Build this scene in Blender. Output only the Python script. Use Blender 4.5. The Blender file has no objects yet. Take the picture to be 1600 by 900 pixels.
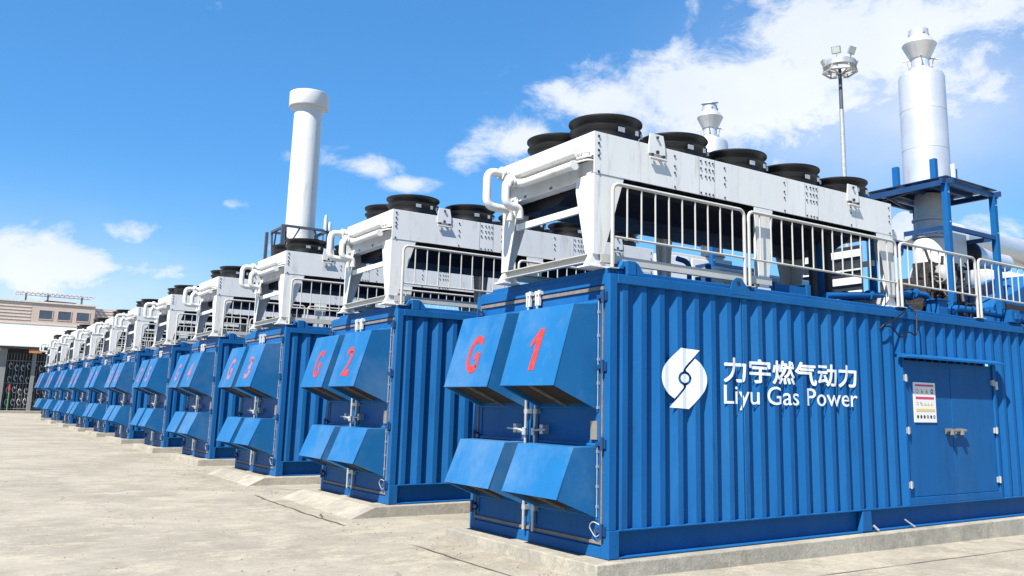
import bpy, bmesh, math, random
from mathutils import Vector, Matrix
random.seed(7)
SC = bpy.context.scene
COL = SC.collection
R = math.radians

# ------------------------------------------------------------------ camera
cam_d = bpy.data.cameras.new('camera')
cam = bpy.data.objects.new('camera', cam_d); COL.objects.link(cam)
SC.camera = cam
yaw, pitch, roll = 0.951376, 0.180667, 0.017462
f = Vector((math.cos(pitch)*math.cos(yaw), math.cos(pitch)*math.sin(yaw), math.sin(pitch)))
r0 = Vector((math.sin(yaw), -math.cos(yaw), 0)); u0 = r0.cross(f)
rr = r0*math.cos(roll)+u0*math.sin(roll); uu = -r0*math.sin(roll)+u0*math.cos(roll)
CAM = Vector((-5.712, -7.132, 1.478))
cam.matrix_world = Matrix(((rr.x, uu.x, -f.x, CAM.x), (rr.y, uu.y, -f.y, CAM.y), (rr.z, uu.z, -f.z, CAM.z), (0, 0, 0, 1)))
cam_d.sensor_width = 36; cam_d.lens = 36*1365.2/1600
cam_d.shift_x = (800-878.85)/1600; cam_d.shift_y = (389.56-450)/1600
cam_d.clip_start = .1; cam_d.clip_end = 3000

# ------------------------------------------------------------------ view + sun
SC.view_settings.view_transform = 'Standard'; SC.view_settings.look = 'None'
SC.view_settings.exposure = 1.2; SC.view_settings.gamma = 1
SUN = Vector((-.57, -.245, .785)).normalized()
sd = bpy.data.lights.new('sun', 'SUN'); so = bpy.data.objects.new('sun', sd); COL.objects.link(so)
sd.energy = 5.0; sd.angle = R(.5); sd.color = (1, .955, .88)
so.rotation_euler = SUN.to_track_quat('Z', 'Y').to_euler(); so.location = (-20, -20, 30)

# ------------------------------------------------------------------ world
W = bpy.data.worlds.new('World'); SC.world = W; W.use_nodes = True
nt = W.node_tree; N = nt.nodes; L = nt.links; N.clear()
def nd(t, **k):
    n = N.new(t)
    for a, b in k.items(): setattr(n, a, b)
    return n
def mth(op, a, b=None, c=None, clamp=False):
    n = nd('ShaderNodeMath', operation=op, use_clamp=clamp)
    for i, v in enumerate((a, b, c)):
        if v is None: continue
        if isinstance(v, (int, float)): n.inputs[i].default_value = v
        else: L.new(v, n.inputs[i])
    return n.outputs[0]
sky = nd('ShaderNodeTexSky', sky_type='NISHITA', sun_disc=False)
sky.sun_elevation = math.asin(SUN.z); sky.sun_rotation = math.atan2(SUN.x, SUN.y) % (2*math.pi)
sky.air_density = 1.0; sky.dust_density = .3; sky.ozone_density = 2.0; sky.altitude = 300
hs = nd('ShaderNodeHueSaturation'); hs.inputs['Saturation'].default_value = 1.12; hs.inputs['Value'].default_value = 1.0
L.new(sky.outputs[0], hs.inputs['Color'])
tc = nd('ShaderNodeTexCoord'); sep = nd('ShaderNodeSeparateXYZ'); L.new(tc.outputs['Generated'], sep.inputs[0])
az = mth('MULTIPLY', mth('ARCTAN2', sep.outputs[1], sep.outputs[0]), 57.2958)
el = mth('MULTIPLY', mth('ARCSINE', sep.outputs[2]), 57.2958)
# cloud banks: azimuth, elevation, half-widths, strength (degrees in the sky)
BL = [(42.0, 20.0, 11, 3.8, 1.4), (51.0, 19.9, 6.0, 2.0, 1.05), (34.5, 23.2, 10, 4.2, 1.3), (47.5, 22.4, 4.5, 1.8, .95), (55.0, 20.8, 2.2, 1.1, .75),
      (31, 19.6, 7, 2.6, 1.0), (27, 24.5, 7, 4.5, .95), (28.2, 10.6, 3.5, 1.6, 1.0), (40.5, 13.4, 3.0, 1.3, .7), (57.3, 17.4, 3.4, 1.6, .9), (61, 16.2, 2.0, 1.1, .72),
      (67.6, 15.1, 2.4, .9, .98), (64.8, 14.2, 2.4, .8, .9), (69.9, 15.3, 1.2, .6, .6), (86.0, 7.7, 5.2, 2.4, 1.25), (81.4, 9.8, 2.4, 1.1, .98), (79.9, 7.6, 2.6, 1.0, .75),
      (91, 9, 4, 2.2, 1.0), (75.4, 12.1, 1.3, .4, .65), (73.2, 9.6, 2.4, .45, .5), (72.6, 15.3, 1.2, .45, .45), (110, 14, 14, 3, .6), (-20, 18, 16, 4, .6)]
mask = None
for a, e, ra, re, w in BL:
    da = mth('DIVIDE', mth('SUBTRACT', az, a), ra); de = mth('DIVIDE', mth('SUBTRACT', el, e), re)
    q = mth('ADD', mth('MULTIPLY', da, da), mth('MULTIPLY', de, de))
    g = mth('MULTIPLY', mth('POWER', 2.718, mth('MULTIPLY', q, -1)), w)
    mask = g if mask is None else mth('MAXIMUM', mask, g)
mp = nd('ShaderNodeMapping'); L.new(tc.outputs['Generated'], mp.inputs[0]); mp.inputs['Scale'].default_value = (1, 1, 1.7)
n1 = nd('ShaderNodeTexNoise'); L.new(mp.outputs[0], n1.inputs['Vector']); n1.inputs['Scale'].default_value = 15
n1.inputs['Detail'].default_value = 9; n1.inputs['Roughness'].default_value = .67; n1.inputs['Distortion'].default_value = .35
den = mth('ADD', mask, mth('MULTIPLY', mth('SUBTRACT', n1.outputs[0], .5), 2.1))
mr = nd('ShaderNodeMapRange', interpolation_type='SMOOTHSTEP'); L.new(den, mr.inputs[0])
mr.inputs[1].default_value = .34; mr.inputs[2].default_value = 1.08
n2 = nd('ShaderNodeTexNoise'); L.new(mp.outputs[0], n2.inputs['Vector']); n2.inputs['Scale'].default_value = 5; n2.inputs['Detail'].default_value = 5
cr = nd('ShaderNodeMix', data_type='RGBA'); L.new(n2.outputs[0], cr.inputs[0])
cr.inputs[6].default_value = (5.4, 6.1, 7.1, 1); cr.inputs[7].default_value = (8.3, 8.5, 8.8, 1)
tint = nd('ShaderNodeMix', data_type='RGBA', blend_type='MULTIPLY'); tint.inputs[0].default_value = 1
L.new(hs.outputs[0], tint.inputs[6]); tint.inputs[7].default_value = (.80, 1.25, 1.47, 1)
def gauss(a, e, ra, re, w):
    da = mth('DIVIDE', mth('SUBTRACT', az, a), ra); de = mth('DIVIDE', mth('SUBTRACT', el, e), re)
    return mth('MULTIPLY', mth('POWER', 2.718, mth('MULTIPLY', mth('ADD', mth('MULTIPLY', da, da), mth('MULTIPLY', de, de)), -1)), w)
veil = mth('MULTIPLY', mth('MAXIMUM', gauss(32, 18.5, 12, 6.0, .62), gauss(86, 5, 16, 4.5, .55)), mth('ADD', .35, mth('MULTIPLY', n2.outputs[0], 1.1)), clamp=True)
cov = mth('MAXIMUM', mth('MULTIPLY', mr.outputs[0], .96), veil)
even = nd('ShaderNodeMix', data_type='RGBA'); even.inputs[0].default_value = .36; L.new(tint.outputs[2], even.inputs[6]); even.inputs[7].default_value = (.62, 2.85, 7.0, 1)
mx = nd('ShaderNodeMix', data_type='RGBA'); L.new(cov, mx.inputs[0])
L.new(even.outputs[2], mx.inputs[6]); L.new(cr.outputs[2], mx.inputs[7])
bg = nd('ShaderNodeBackground'); bg.inputs[1].default_value = .058; L.new(mx.outputs[2], bg.inputs[0])
wo = nd('ShaderNodeOutputWorld'); L.new(bg.outputs[0], wo.inputs[0])

# ------------------------------------------------------------------ materials
def mat(name, col, rough=.5, metal=0, var=.12, scale=3.0, bump=0, bscale=60, spec=.5, dust=None, dustamt=.0, streak=False, coat=0, grime=None, gamt=.4):
    m = bpy.data.materials.new(name); m.use_nodes = True
    t = m.node_tree; n = t.nodes; l = t.links; b = n['Principled BSDF']
    b.inputs['Roughness'].default_value = rough; b.inputs['Metallic'].default_value = metal
    b.inputs['Specular IOR Level'].default_value = spec
    if coat: b.inputs['Coat Weight'].default_value = coat; b.inputs['Coat Roughness'].default_value = .15
    g = n.new('ShaderNodeNewGeometry')
    mpn = n.new('ShaderNodeMapping'); l.new(g.outputs['Position'], mpn.inputs[0])
    mpn.inputs['Scale'].default_value = (1, 1, .22 if streak else 1)
    nz = n.new('ShaderNodeTexNoise'); l.new(mpn.outputs[0], nz.inputs['Vector']); nz.inputs['Scale'].default_value = scale
    nz.inputs['Detail'].default_value = 7; nz.inputs['Roughness'].default_value = .65
    rp = n.new('ShaderNodeMapRange'); l.new(nz.outputs[0], rp.inputs[0])
    rp.inputs[1].default_value = .3; rp.inputs[2].default_value = .7; rp.inputs[3].default_value = 1-var; rp.inputs[4].default_value = 1+var
    mu = n.new('ShaderNodeVectorMath'); mu.operation = 'SCALE'; mu.inputs[0].default_value = col; l.new(rp.outputs[0], mu.inputs['Scale'])
    out = mu.outputs[0]
    if dust:
        nz2 = n.new('ShaderNodeTexNoise'); l.new(mpn.outputs[0], nz2.inputs['Vector']); nz2.inputs['Scale'].default_value = scale*.55
        nz2.inputs['Detail'].default_value = 9; nz2.inputs['Roughness'].default_value = .72
        r2 = n.new('ShaderNodeMapRange'); l.new(nz2.outputs[0], r2.inputs[0]); r2.inputs[1].default_value = .47; r2.inputs[2].default_value = .70
        r2.inputs[4].default_value = dustamt
        mi = n.new('ShaderNodeMix'); mi.data_type = 'RGBA'; l.new(r2.outputs[0], mi.inputs[0]); l.new(out, mi.inputs[6]); mi.inputs[7].default_value = (*dust, 1)
        out = mi.outputs[2]
    if grime:
        mg = n.new('ShaderNodeMapping'); l.new(g.outputs['Position'], mg.inputs[0]); mg.inputs['Scale'].default_value = (1, 1, .12)
        n3 = n.new('ShaderNodeTexNoise'); l.new(mg.outputs[0], n3.inputs['Vector']); n3.inputs['Scale'].default_value = 9; n3.inputs['Detail'].default_value = 8; n3.inputs['Roughness'].default_value = .75
        r3 = n.new('ShaderNodeMapRange'); l.new(n3.outputs[0], r3.inputs[0]); r3.inputs[1].default_value = .55; r3.inputs[2].default_value = .72; r3.inputs[4].default_value = gamt
        m3 = n.new('ShaderNodeMix'); m3.data_type = 'RGBA'; l.new(r3.outputs[0], m3.inputs[0]); l.new(out, m3.inputs[6]); m3.inputs[7].default_value = (*grime, 1)
        out = m3.outputs[2]
    l.new(out, b.inputs['Base Color'])
    rr_ = n.new('ShaderNodeMapRange'); l.new(nz.outputs[0], rr_.inputs[0]); rr_.inputs[1].default_value = .3; rr_.inputs[2].default_value = .7
    rr_.inputs[3].default_value = max(.05, rough-.08); rr_.inputs[4].default_value = min(1, rough+.1); l.new(rr_.outputs[0], b.inputs['Roughness'])
    if bump:
        nb = n.new('ShaderNodeTexNoise'); l.new(g.outputs['Position'], nb.inputs['Vector']); nb.inputs['Scale'].default_value = bscale; nb.inputs['Detail'].default_value = 4
        bp = n.new('ShaderNodeBump'); bp.inputs['Strength'].default_value = bump; bp.inputs['Distance'].default_value = .01
        l.new(nb.outputs[0], bp.inputs['Height']); l.new(bp.outputs[0], b.inputs['Normal'])
    return m
M = {}
M['blue'] = mat('blue_paint', (.007, .082, .24), .5, spec=.1, var=.1, scale=1.6, bump=.12, bscale=7, dust=(.03, .14, .29), dustamt=.3, grime=(.012, .03, .07), gamt=.55, streak=True)
M['blue_hood'] = mat('blue_hood_paint', (.011, .104, .262), .45, spec=.14, var=.08, scale=1.3, bump=.1, bscale=5, dust=(.13, .20, .29), dustamt=.42, grime=(.05, .05, .07), gamt=.3)
M['blue_dark'] = mat('navy_steel', (.005, .035, .11), .45, var=.1)
M['white'] = mat('white_paint', (.56, .56, .55), .45, var=.035, scale=1.5, bump=.05, bscale=4, dust=(.36, .34, .30), dustamt=.2, streak=True, grime=(.2, .16, .12), gamt=.55)
M['beige'] = mat('cream_rail_paint', (.39, .385, .36), .45, var=.06, dust=(.35, .28, .2), dustamt=.25, scale=5)
M['black'] = mat('black_plastic', (.006, .006, .007), .45, spec=.3, var=.2)
M['coil'] = mat('dark_coil', (.007, .008, .012), .6, var=.3, scale=8)
M['rubber'] = mat('weathered_rubber', (.16, .13, .11), .8, var=.3, scale=9)
M['galv'] = mat('galvanised_steel', (.42, .42, .41), .4, .5, var=.15, scale=8)
M['silver'] = mat('aluminium_cladding', (.57, .57, .58), .35, .5, var=.06, scale=2.2, bump=.25, bscale=3)
M['silver_dark'] = mat('dull_aluminium', (.38, .38, .38), .5, .4, var=.15, scale=5)
M['filter'] = mat('brown_filter', (.028, .019, .014), .8, var=.35, scale=20)
M['red'] = mat('red_hand_paint', (.36, .022, .014), .6, var=.15, scale=22, dust=(.06, .10, .24), dustamt=.4)
M['red_faded'] = mat('faded_red_paint', (.34, .09, .11), .6, var=.2, scale=14, dust=(.10, .17, .33), dustamt=.7)
M['letter'] = mat('white_lettering', (.72, .73, .74), .4, var=.02)
M['engine'] = mat('oily_engine_iron', (.045, .038, .034), .5, .4, var=.5, scale=14)
M['rust'] = mat('rusty_coil', (.16, .09, .06), .7, .2, var=.4, scale=20)
M['truss'] = mat('weathered_dark_steel', (.05, .06, .08), .6)
M['dark'] = mat('dark_gap_and_shade', (.012, .012, .015), .7)  # also paints the shade on the two hoses under the cooler
M['gear'] = mat('pale_brass', (.3, .27, .23), .4, .6, var=.2)
M['building'] = mat('cream_render', (.8, .78, .72), .8, var=.05, scale=.6, dust=(.5, .47, .4), dustamt=.3, streak=True)
M['brick'] = mat('pinkish_cladding', (.46, .36, .30), .8, var=.08, scale=1)
M['glass'] = mat('window_glass', (.06, .075, .1), .15, var=.2)
M['grey'] = mat('grey_render', (.19, .19, .185), .8, var=.12, scale=2)
M['maroon'] = mat('maroon_sheet', (.2, .03, .035), .6)
M['joint'] = mat('cladding_shadow_gap', (.62, .60, .55), .8)
M['slat'] = mat('pale_slats', (.58, .50, .43), .8)
M['orange'] = mat('rusty_orange', (.45, .17, .06), .7)
M['lampglass'] = mat('lamp_glass', (.55, .6, .55), .2)
M['signred'] = mat('sign_red', (.52, .03, .09), .5, var=.03)
M['signyellow'] = mat('sign_yellow', (.6, .45, .15), .5, var=.03)
M['signwhite'] = mat('sign_white', (.66, .645, .63), .4, var=.02)
M['green'] = mat('green_pole', (.05, .25, .08), .5)
M['redpole'] = mat('red_cloth', (.3, .03, .045), .6)

def concrete(name, base, joints=True):
    m = bpy.data.materials.new(name); m.use_nodes = True
    t = m.node_tree; n = t.nodes; l = t.links; b = n['Principled BSDF']; b.inputs['Roughness'].default_value = .88
    b.inputs['Specular IOR Level'].default_value = .25
    g = n.new('ShaderNodeNewGeometry'); pos = g.outputs['Position']
    def noise(sc, det=8, ro=.65, dist=0, vec=None):
        k = n.new('ShaderNodeTexNoise'); l.new(vec or pos, k.inputs['Vector']); k.inputs['Scale'].default_value = sc
        k.inputs['Detail'].default_value = det; k.inputs['Roughness'].default_value = ro; k.inputs['Distortion'].default_value = dist; return k.outputs[0]
    def rng(v, a, b_, c, d):
        k = n.new('ShaderNodeMapRange'); l.new(v, k.inputs[0])
        for i, x in enumerate((a, b_, c, d)): k.inputs[i+1].default_value = x
        return k.outputs[0]
    def mixc(fac, a, c):
        k = n.new('ShaderNodeMix'); k.data_type = 'RGBA'; l.new(fac, k.inputs[0])
        for i, v in ((6, a), (7, c)):
            if isinstance(v, tuple): k.inputs[i].default_value = (*v, 1)
            else: l.new(v, k.inputs[i])
        return k.outputs[2]
    dk = tuple(x*.62 for x in base); lt = tuple(min(1, x*1.2) for x in base)
    mpn = n.new('ShaderNodeMapping'); l.new(pos, mpn.inputs[0]); mpn.inputs['Rotation'].default_value = (0, 0, .95); mpn.inputs['Scale'].default_value = (.8, 1.3, 1)
    mp2 = n.new('ShaderNodeMapping'); l.new(pos, mp2.inputs[0]); mp2.inputs['Rotation'].default_value = (0, 0, -.6); mp2.inputs['Scale'].default_value = (1, 1.25, 1)
    c = mixc(rng(noise(.45, 10, .78, .3), .42, .58, 0, 1), tuple(x*.78 for x in base), tuple(x*1.1 for x in base))
    c = mixc(rng(noise(1.9, 10, .85, .2, mpn.outputs[0]), .52, .57, 0, .6), c, (base[0]*1.38, base[1]*1.33, base[2]*1.25))
    c = mixc(rng(noise(2.6, 10, .85, .2, mp2.outputs[0]), .54, .59, 0, .55), c, (base[0]*.68, base[1]*.66, base[2]*.6))
    c = mixc(rng(noise(6, 10, .9), .55, .62, 0, .5), c, tuple(x*.6 for x in base))
    c = mixc(rng(noise(17, 8, .95), .55, .61, 0, .75), c, tuple(x*.45 for x in base))
    c = mixc(rng(noise(90, 4, .9), .5, .62, 0, .3), c, tuple(x*1.35 for x in base))
    c = mixc(rng(noise(.23, 4, .6), .62, .72, 0, .3), c, tuple(x*.55 for x in base))
    if joints:
        vo = n.new('ShaderNodeTexVoronoi'); vo.feature = 'DISTANCE_TO_EDGE'; vo.inputs['Scale'].default_value = .22
        ad = n.new('ShaderNodeVectorMath'); ad.operation = 'ADD'; l.new(pos, ad.inputs[0])
        nv = n.new('ShaderNodeTexNoise'); l.new(pos, nv.inputs['Vector']); nv.inputs['Scale'].default_value = 1.3; nv.inputs['Detail'].default_value = 6
        sv = n.new('ShaderNodeVectorMath'); sv.operation = 'SCALE'; sv.inputs['Scale'].default_value = 1.1; l.new(nv.outputs['Color'], sv.inputs[0]); l.new(sv.outputs[0], ad.inputs[1])
        l.new(ad.outputs[0], vo.inputs['Vector'])
        ck = n.new('ShaderNodeMath'); ck.operation = 'MULTIPLY'; l.new(rng(vo.outputs[0], 0, .0035, 1, 0), ck.inputs[0]); l.new(rng(noise(.8), .48, .56, 0, .7), ck.inputs[1])
        c = mixc(ck.outputs[0], c, tuple(x*.25 for x in base))
    l.new(c, b.inputs['Base Color'])
    h = n.new('ShaderNodeMath'); h.operation = 'ADD'; l.new(noise(30, 6, .7), h.inputs[0]); l.new(rng(noise(6, 8, .8), 0, 1, 0, .7), h.inputs[1])
    bp = n.new('ShaderNodeBump'); bp.inputs['Strength'].default_value = .6; bp.inputs['Distance'].default_value = .012
    l.new(h.outputs[0], bp.inputs['Height']); l.new(bp.outputs[0], b.inputs['Normal'])
    return m
M['ground'] = concrete('yard_concrete', (.262, .236, .188))
M['plinth'] = concrete('plinth_concrete', (.27, .25, .208), False)
M['grit'] = mat('grit_stone', (.12, .105, .085), .9, var=.5, scale=9)
M['crack'] = mat('crack_dirt', (.06, .05, .04), .9)

# ------------------------------------------------------------------ mesh helpers
class MB:
    def __init__(s): s.v = []; s.f = []; s.sm = set()
    def add(s, vs, fs, smooth=False):
        o = len(s.v); s.v += [tuple(v) for v in vs]
        for q in fs:
            if smooth: s.sm.add(len(s.f))
            s.f.append([i+o for i in q])
        return s
    def box(s, x0, x1, y0, y1, z0, z1):
        return s.add([(x0, y0, z0), (x1, y0, z0), (x1, y1, z0), (x0, y1, z0), (x0, y0, z1), (x1, y0, z1), (x1, y1, z1), (x0, y1, z1)],
                     [(0, 3, 2, 1), (4, 5, 6, 7), (0, 1, 5, 4), (1, 2, 6, 5), (2, 3, 7, 6), (3, 0, 4, 7)])
    def prism(s, a, b):   # two matching rings of points
        n = len(a)
        return s.add(list(a)+list(b), [tuple(range(n))[::-1], tuple(range(n, 2*n))]+[(i, (i+1) % n, n+(i+1) % n, n+i) for i in range(n)])
    def bar(s, p, q, w, h=None):
        p = Vector(p); q = Vector(q); h = h or w; d = (q-p).normalized()
        up = Vector((0, 0, 1)) if abs(d.z) < .9 else Vector((0, 1, 0))
        a = d.cross(up).normalized()*w/2; b = a.cross(d).normalized()*h/2
        return s.prism([p-a-b, p+a-b, p+a+b, p-a+b], [q-a-b, q+a-b, q+a+b, q-a+b])
    def tube(s, pts, r, n=10, closed=False, caps=True):
        P = [Vector(p) for p in pts]; rings = []; prev = None
        for i, p in enumerate(P):
            if i == 0: d = P[1]-P[0]
            elif i == len(P)-1: d = P[-1]-P[-2]
            else: d = (P[i+1]-P[i]).normalized()+(P[i]-P[i-1]).normalized()
            d.normalize()
            if prev is None:
                a = d.cross(Vector((0, 0, 1)) if abs(d.z) < .9 else Vector((1, 0, 0))).normalized()
            else:
                a = (prev-d*prev.dot(d)).normalized()
            prev = a; b = d.cross(a)
            rad = r[i] if isinstance(r, (list, tuple)) else r
            rings.append([p+(a*math.cos(t)+b*math.sin(t))*rad for t in [2*math.pi*k/n for k in range(n)]])
        vs = [v for g in rings for v in g]; fs = []
        for i in range(len(P)-1):
            for k in range(n):
                fs.append((i*n+k, i*n+(k+1) % n, (i+1)*n+(k+1) % n, (i+1)*n+k))
        s.add(vs, fs, True)
        if caps: s.add(rings[0], [tuple(range(n))[::-1]]); s.add(rings[-1], [tuple(range(n))])
        return s
    def lathe(s, c, prof, n=32, axis='z', cap=True):
        vs = []
        for r, h in prof:
            for k in range(n):
                t = 2*math.pi*k/n; a, b = r*math.cos(t), r*math.sin(t)
                vs.append((c[0]+a, c[1]+b, c[2]+h) if axis == 'z' else (c[0]+h, c[1]+a, c[2]+b))
        fs = []
        for i in range(len(prof)-1):
            for k in range(n): fs.append((i*n+k, i*n+(k+1) % n, (i+1)*n+(k+1) % n, (i+1)*n+k))
        s.add(vs, fs, True)
        if cap: s.add(vs[:n], [tuple(range(n))[::-1]]); s.add(vs[-n:], [tuple(range(n))])
        return s
    def build(s, name, m, parent=None, off=(0, 0, 0), bevel=0, fix=True):
        me = bpy.data.meshes.new(name)
        me.from_pydata([(v[0]-off[0], v[1]-off[1], v[2]-off[2]) for v in s.v], [], s.f)
        for i, p in enumerate(me.polygons): p.use_smooth = i in s.sm
        if fix or bevel:
            bm = bmesh.new(); bm.from_mesh(me)
            if bevel:
                bmesh.ops.recalc_face_normals(bm, faces=bm.faces)
                ed = [e for e in bm.edges if len(e.link_faces) == 2 and e.calc_face_angle(0) > .35 and not (e.link_faces[0].smooth and e.link_faces[1].smooth)]
                bmesh.ops.bevel(bm, geom=ed, offset=bevel, segments=2, profile=.5, affect='EDGES', clamp_overlap=True)
            bmesh.ops.recalc_face_normals(bm, faces=bm.faces)
            bm.to_mesh(me); bm.free()
        if s.sm: me.set_sharp_from_angle(angle=R(34))
        me.materials.append(m if not isinstance(m, str) else M[m])
        o = bpy.data.objects.new(name, me); COL.objects.link(o)
        if parent: o.parent = parent
        return o
def thing(name, label, cat, loc, group=None):
    o = bpy.data.objects.new(name, None); COL.objects.link(o); o.location = loc; o.empty_display_size = .3
    o['label'] = label; o['category'] = cat
    if group: o['group'] = group
    return o
def tag(o, label, cat, group=None):
    o['label'] = label; o['category'] = cat
    if group: o['group'] = group
    return o
def struct(o): o['kind'] = 'structure'; return o
def copy_tree(o, parent=None, skip=()):
    c = o.copy(); COL.objects.link(c); c.parent = parent
    for ch in list(o.children):
        if ch.name.split('.')[0] in skip: continue
        copy_tree(ch, c, skip)
    return c
def round_path(pts, r=.06, n=5):
    P = [Vector(p) for p in pts]; out = [P[0]]
    for i in range(1, len(P)-1):
        a = (P[i-1]-P[i]); b = (P[i+1]-P[i]); k = min(r, a.length*.49, b.length*.49); a = P[i]+a.normalized()*k; b = P[i]+b.normalized()*k
        for j in range(n+1):
            t = j/n; out.append(a*(1-t)**2+P[i]*2*t*(1-t)+b*t*t)
    out.append(P[-1]); return out
def text_mesh(body, size, bold=0., extrude=0., align='CENTER'):
    cu = bpy.data.curves.new('t', 'FONT'); cu.body = body; cu.size = size; cu.offset = bold; cu.extrude = extrude
    cu.align_x = align; cu.align_y = 'CENTER' if align == 'CENTER' else 'TOP_BASELINE'
    cu.resolution_u = 6
    o = bpy.data.objects.new('t', cu); COL.objects.link(o)
    bpy.context.view_layer.update()
    me = bpy.data.meshes.new_from_object(o.evaluated_get(bpy.context.evaluated_depsgraph_get()))
    bpy.data.objects.remove(o); bpy.data.curves.remove(cu)
    return me
def poly_mesh(pts):
    me = bpy.data.meshes.new('p'); bm = bmesh.new(); vs = [bm.verts.new((x, z, 0)) for x, z in pts]; fc = bm.faces.new(vs)
    bmesh.ops.triangulate(bm, faces=[fc]); bm.to_mesh(me); bm.free(); return me
def fit(me, x0, x1, y0, y1):      # scale a flat mesh into a rectangle
    xs = [v.co.x for v in me.vertices]; ys = [v.co.y for v in me.vertices]
    if not xs: return
    for v in me.vertices:
        v.co.x = x0+(v.co.x-min(xs))/(max(xs)-min(xs))*(x1-x0); v.co.y = y0+(v.co.y-min(ys))/(max(ys)-min(ys))*(y1-y0)

# ------------------------------------------------------------------ ground
def gz(x, y): return -.15+.0089*min(max(y, -20), 90)-.011*min(max(x, 0), 14)
g = MB(); xs = [-900, -300, -100, -40, -20, -12]+[-8+i for i in range(30)]+[24, 30, 45, 80, 200, 600, 1200]
ys = [-400, -100, -40, -20, -14]+[-10+i*1.25 for i in range(24)]+[22, 26, 30, 36, 42, 50, 60, 70, 80, 90, 120, 200, 500, 1500]
vs = [(x, y, gz(x, y)) for y in ys for x in xs]; nx = len(xs)
g.add(vs, [(j*nx+i, j*nx+i+1, (j+1)*nx+i+1, (j+1)*nx+i) for j in range(len(ys)-1) for i in range(nx-1)], True)
struct(g.build('ground', 'ground', fix=False))
def crack(pts, w):
    b = MB(); n = len(pts); L_ = []; Rr = []
    for i, (x, y) in enumerate(pts):
        a = pts[max(0, i-1)]; c = pts[min(n-1, i+1)]; d = Vector((c[0]-a[0], c[1]-a[1])).normalized(); k = w*(.15 if i in (0, n-1) else random.uniform(.5, 1.2))
        L_.append((x-d.y*k, y+d.x*k, gz(x, y)+.005)); Rr.append((x+d.y*k, y-d.x*k, gz(x, y)+.005))
    b.add(L_+Rr, [(i, i+1, n+i+1, n+i) for i in range(n-1)])
    struct(b.build('ground_crack', 'crack', fix=False))
def jag(a, b, n, amp):
    o = []
    for i in range(n+1):
        t = i/n; o.append((a[0]+(b[0]-a[0])*t+random.uniform(-amp, amp)*(0 < i < n), a[1]+(b[1]-a[1])*t+random.uniform(-amp, amp)*(0 < i < n)))
    return o
crack(jag((-.93, 8.6), (-1.0, 6.07), 12, .02)+jag((-1.0, 6.0), (-.96, 4.4), 10, .02), .02)
crack(jag((-.97, 5.25), (-.80, 5.75), 6, .015), .02)
crack(jag((-.87, 2.6), (-.85, .3), 12, .015), .014)
crack(jag((-.45, 13.4), (-.5, 11.4), 8, .02), .02)
crack(jag((2.0, -.97), (9.5, -.93), 34, .006), .008)
crack(jag((2.1, -1.25), (1.5, -.75), 10, .012), .011)

b = MB(); rg = random.Random(11)
for i_ in range(1500):
    if i_ < 900: yy = rg.uniform(.2, 30); x = -.35-abs(rg.gauss(0, .35))
    else: x = rg.uniform(-6.5, -.4); yy = rg.uniform(-3, 16)
    r_ = rg.choice((.004, .006, .006, .009, .014)); z_ = gz(x, yy)+r_*.4; a = rg.uniform(0, 3)
    P = [(x+r_*math.cos(a+t)*rg.uniform(.8, 1.5), yy+r_*math.sin(a+t)*rg.uniform(.8, 1.5), z_-r_*.45) for t in (0, 1.5, 3.1, 4.6)]
    b.add(P+[(x, yy, z_+r_*.5)], [(0, 1, 4), (1, 2, 4), (2, 3, 4), (3, 0, 4)])
o = b.build('ground_grit', 'grit', fix=False); o['kind'] = 'stuff'; o['label'] = 'small stones and grit scattered over the yard concrete'; o['category'] = 'grit'

# ------------------------------------------------------------------ unit 0: container
PITCH = 5.165; DZ = .0461; NU = 11
CL, CW, CH = 12.19, 2.78, 2.9
def plinth(k):
    b = MB(); z0 = DZ*k; y0 = PITCH*k
    X0 = -.27; sk = {1: .42, 2: .34}.get(k, 0)
    segs = 24
    a = []; n = 14
    def ring(xx, yy0, yy1): return None
    top = z0-.004
    ys_ = [y0-.15, y0+CW+.12]
    # top slab with slightly uneven rim
    pts = []
    for i in range(n+1): pts.append((X0+random.uniform(-.012, .012), ys_[0]+(ys_[1]-ys_[0])*i/n))
    m_ = 30; lower = [(X0+(12.5-X0)*i/m_, ys_[0]+random.uniform(-.012, .012)) for i in range(m_, 0, -1)]
    outline = lower+pts+[(12.5, ys_[1])]
    bot = []
    for (x, y) in outline:
        g_ = gz(x, y)-.08; fl = .02
        bot.append((x-(fl+(sk if (sk and x < 0) else 0)) if x < 0 else x, y-fl if y < y0 else y, gz(x-(sk if x < 0 else 0), y)-.02))
    b.prism([(x, y, z) for x, y, z in bot][::-1], [(x, y, top) for x, y in outline][::-1])
    o = b.build('concrete_plinth', 'plinth', off=(6, y0+1.4, gz(6, y0)), bevel=.012)
    o.location = (6, y0+1.4, gz(6, y0))
    where = {0: 'long concrete plinth with a raised edge under the nearest blue container marked G 1', 1: 'concrete plinth with a rough sloping apron under the container marked G 2',
             2: 'low crumbling concrete plinth under the container marked G 3'}.get(k, 'low concrete plinth under the container marked G %d' % (k+1))
    if k > 4: where = 'low concrete plinth under the %s blue container from the near end' % ORD[k]
    tag(o, where, 'plinth', 'concrete plinths under the containers')
ORD = ['first', 'second', 'third', 'fourth', 'fifth', 'sixth', 'seventh', 'eighth', 'ninth', 'tenth', 'eleventh']
for k in range(NU): plinth(k)

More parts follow.
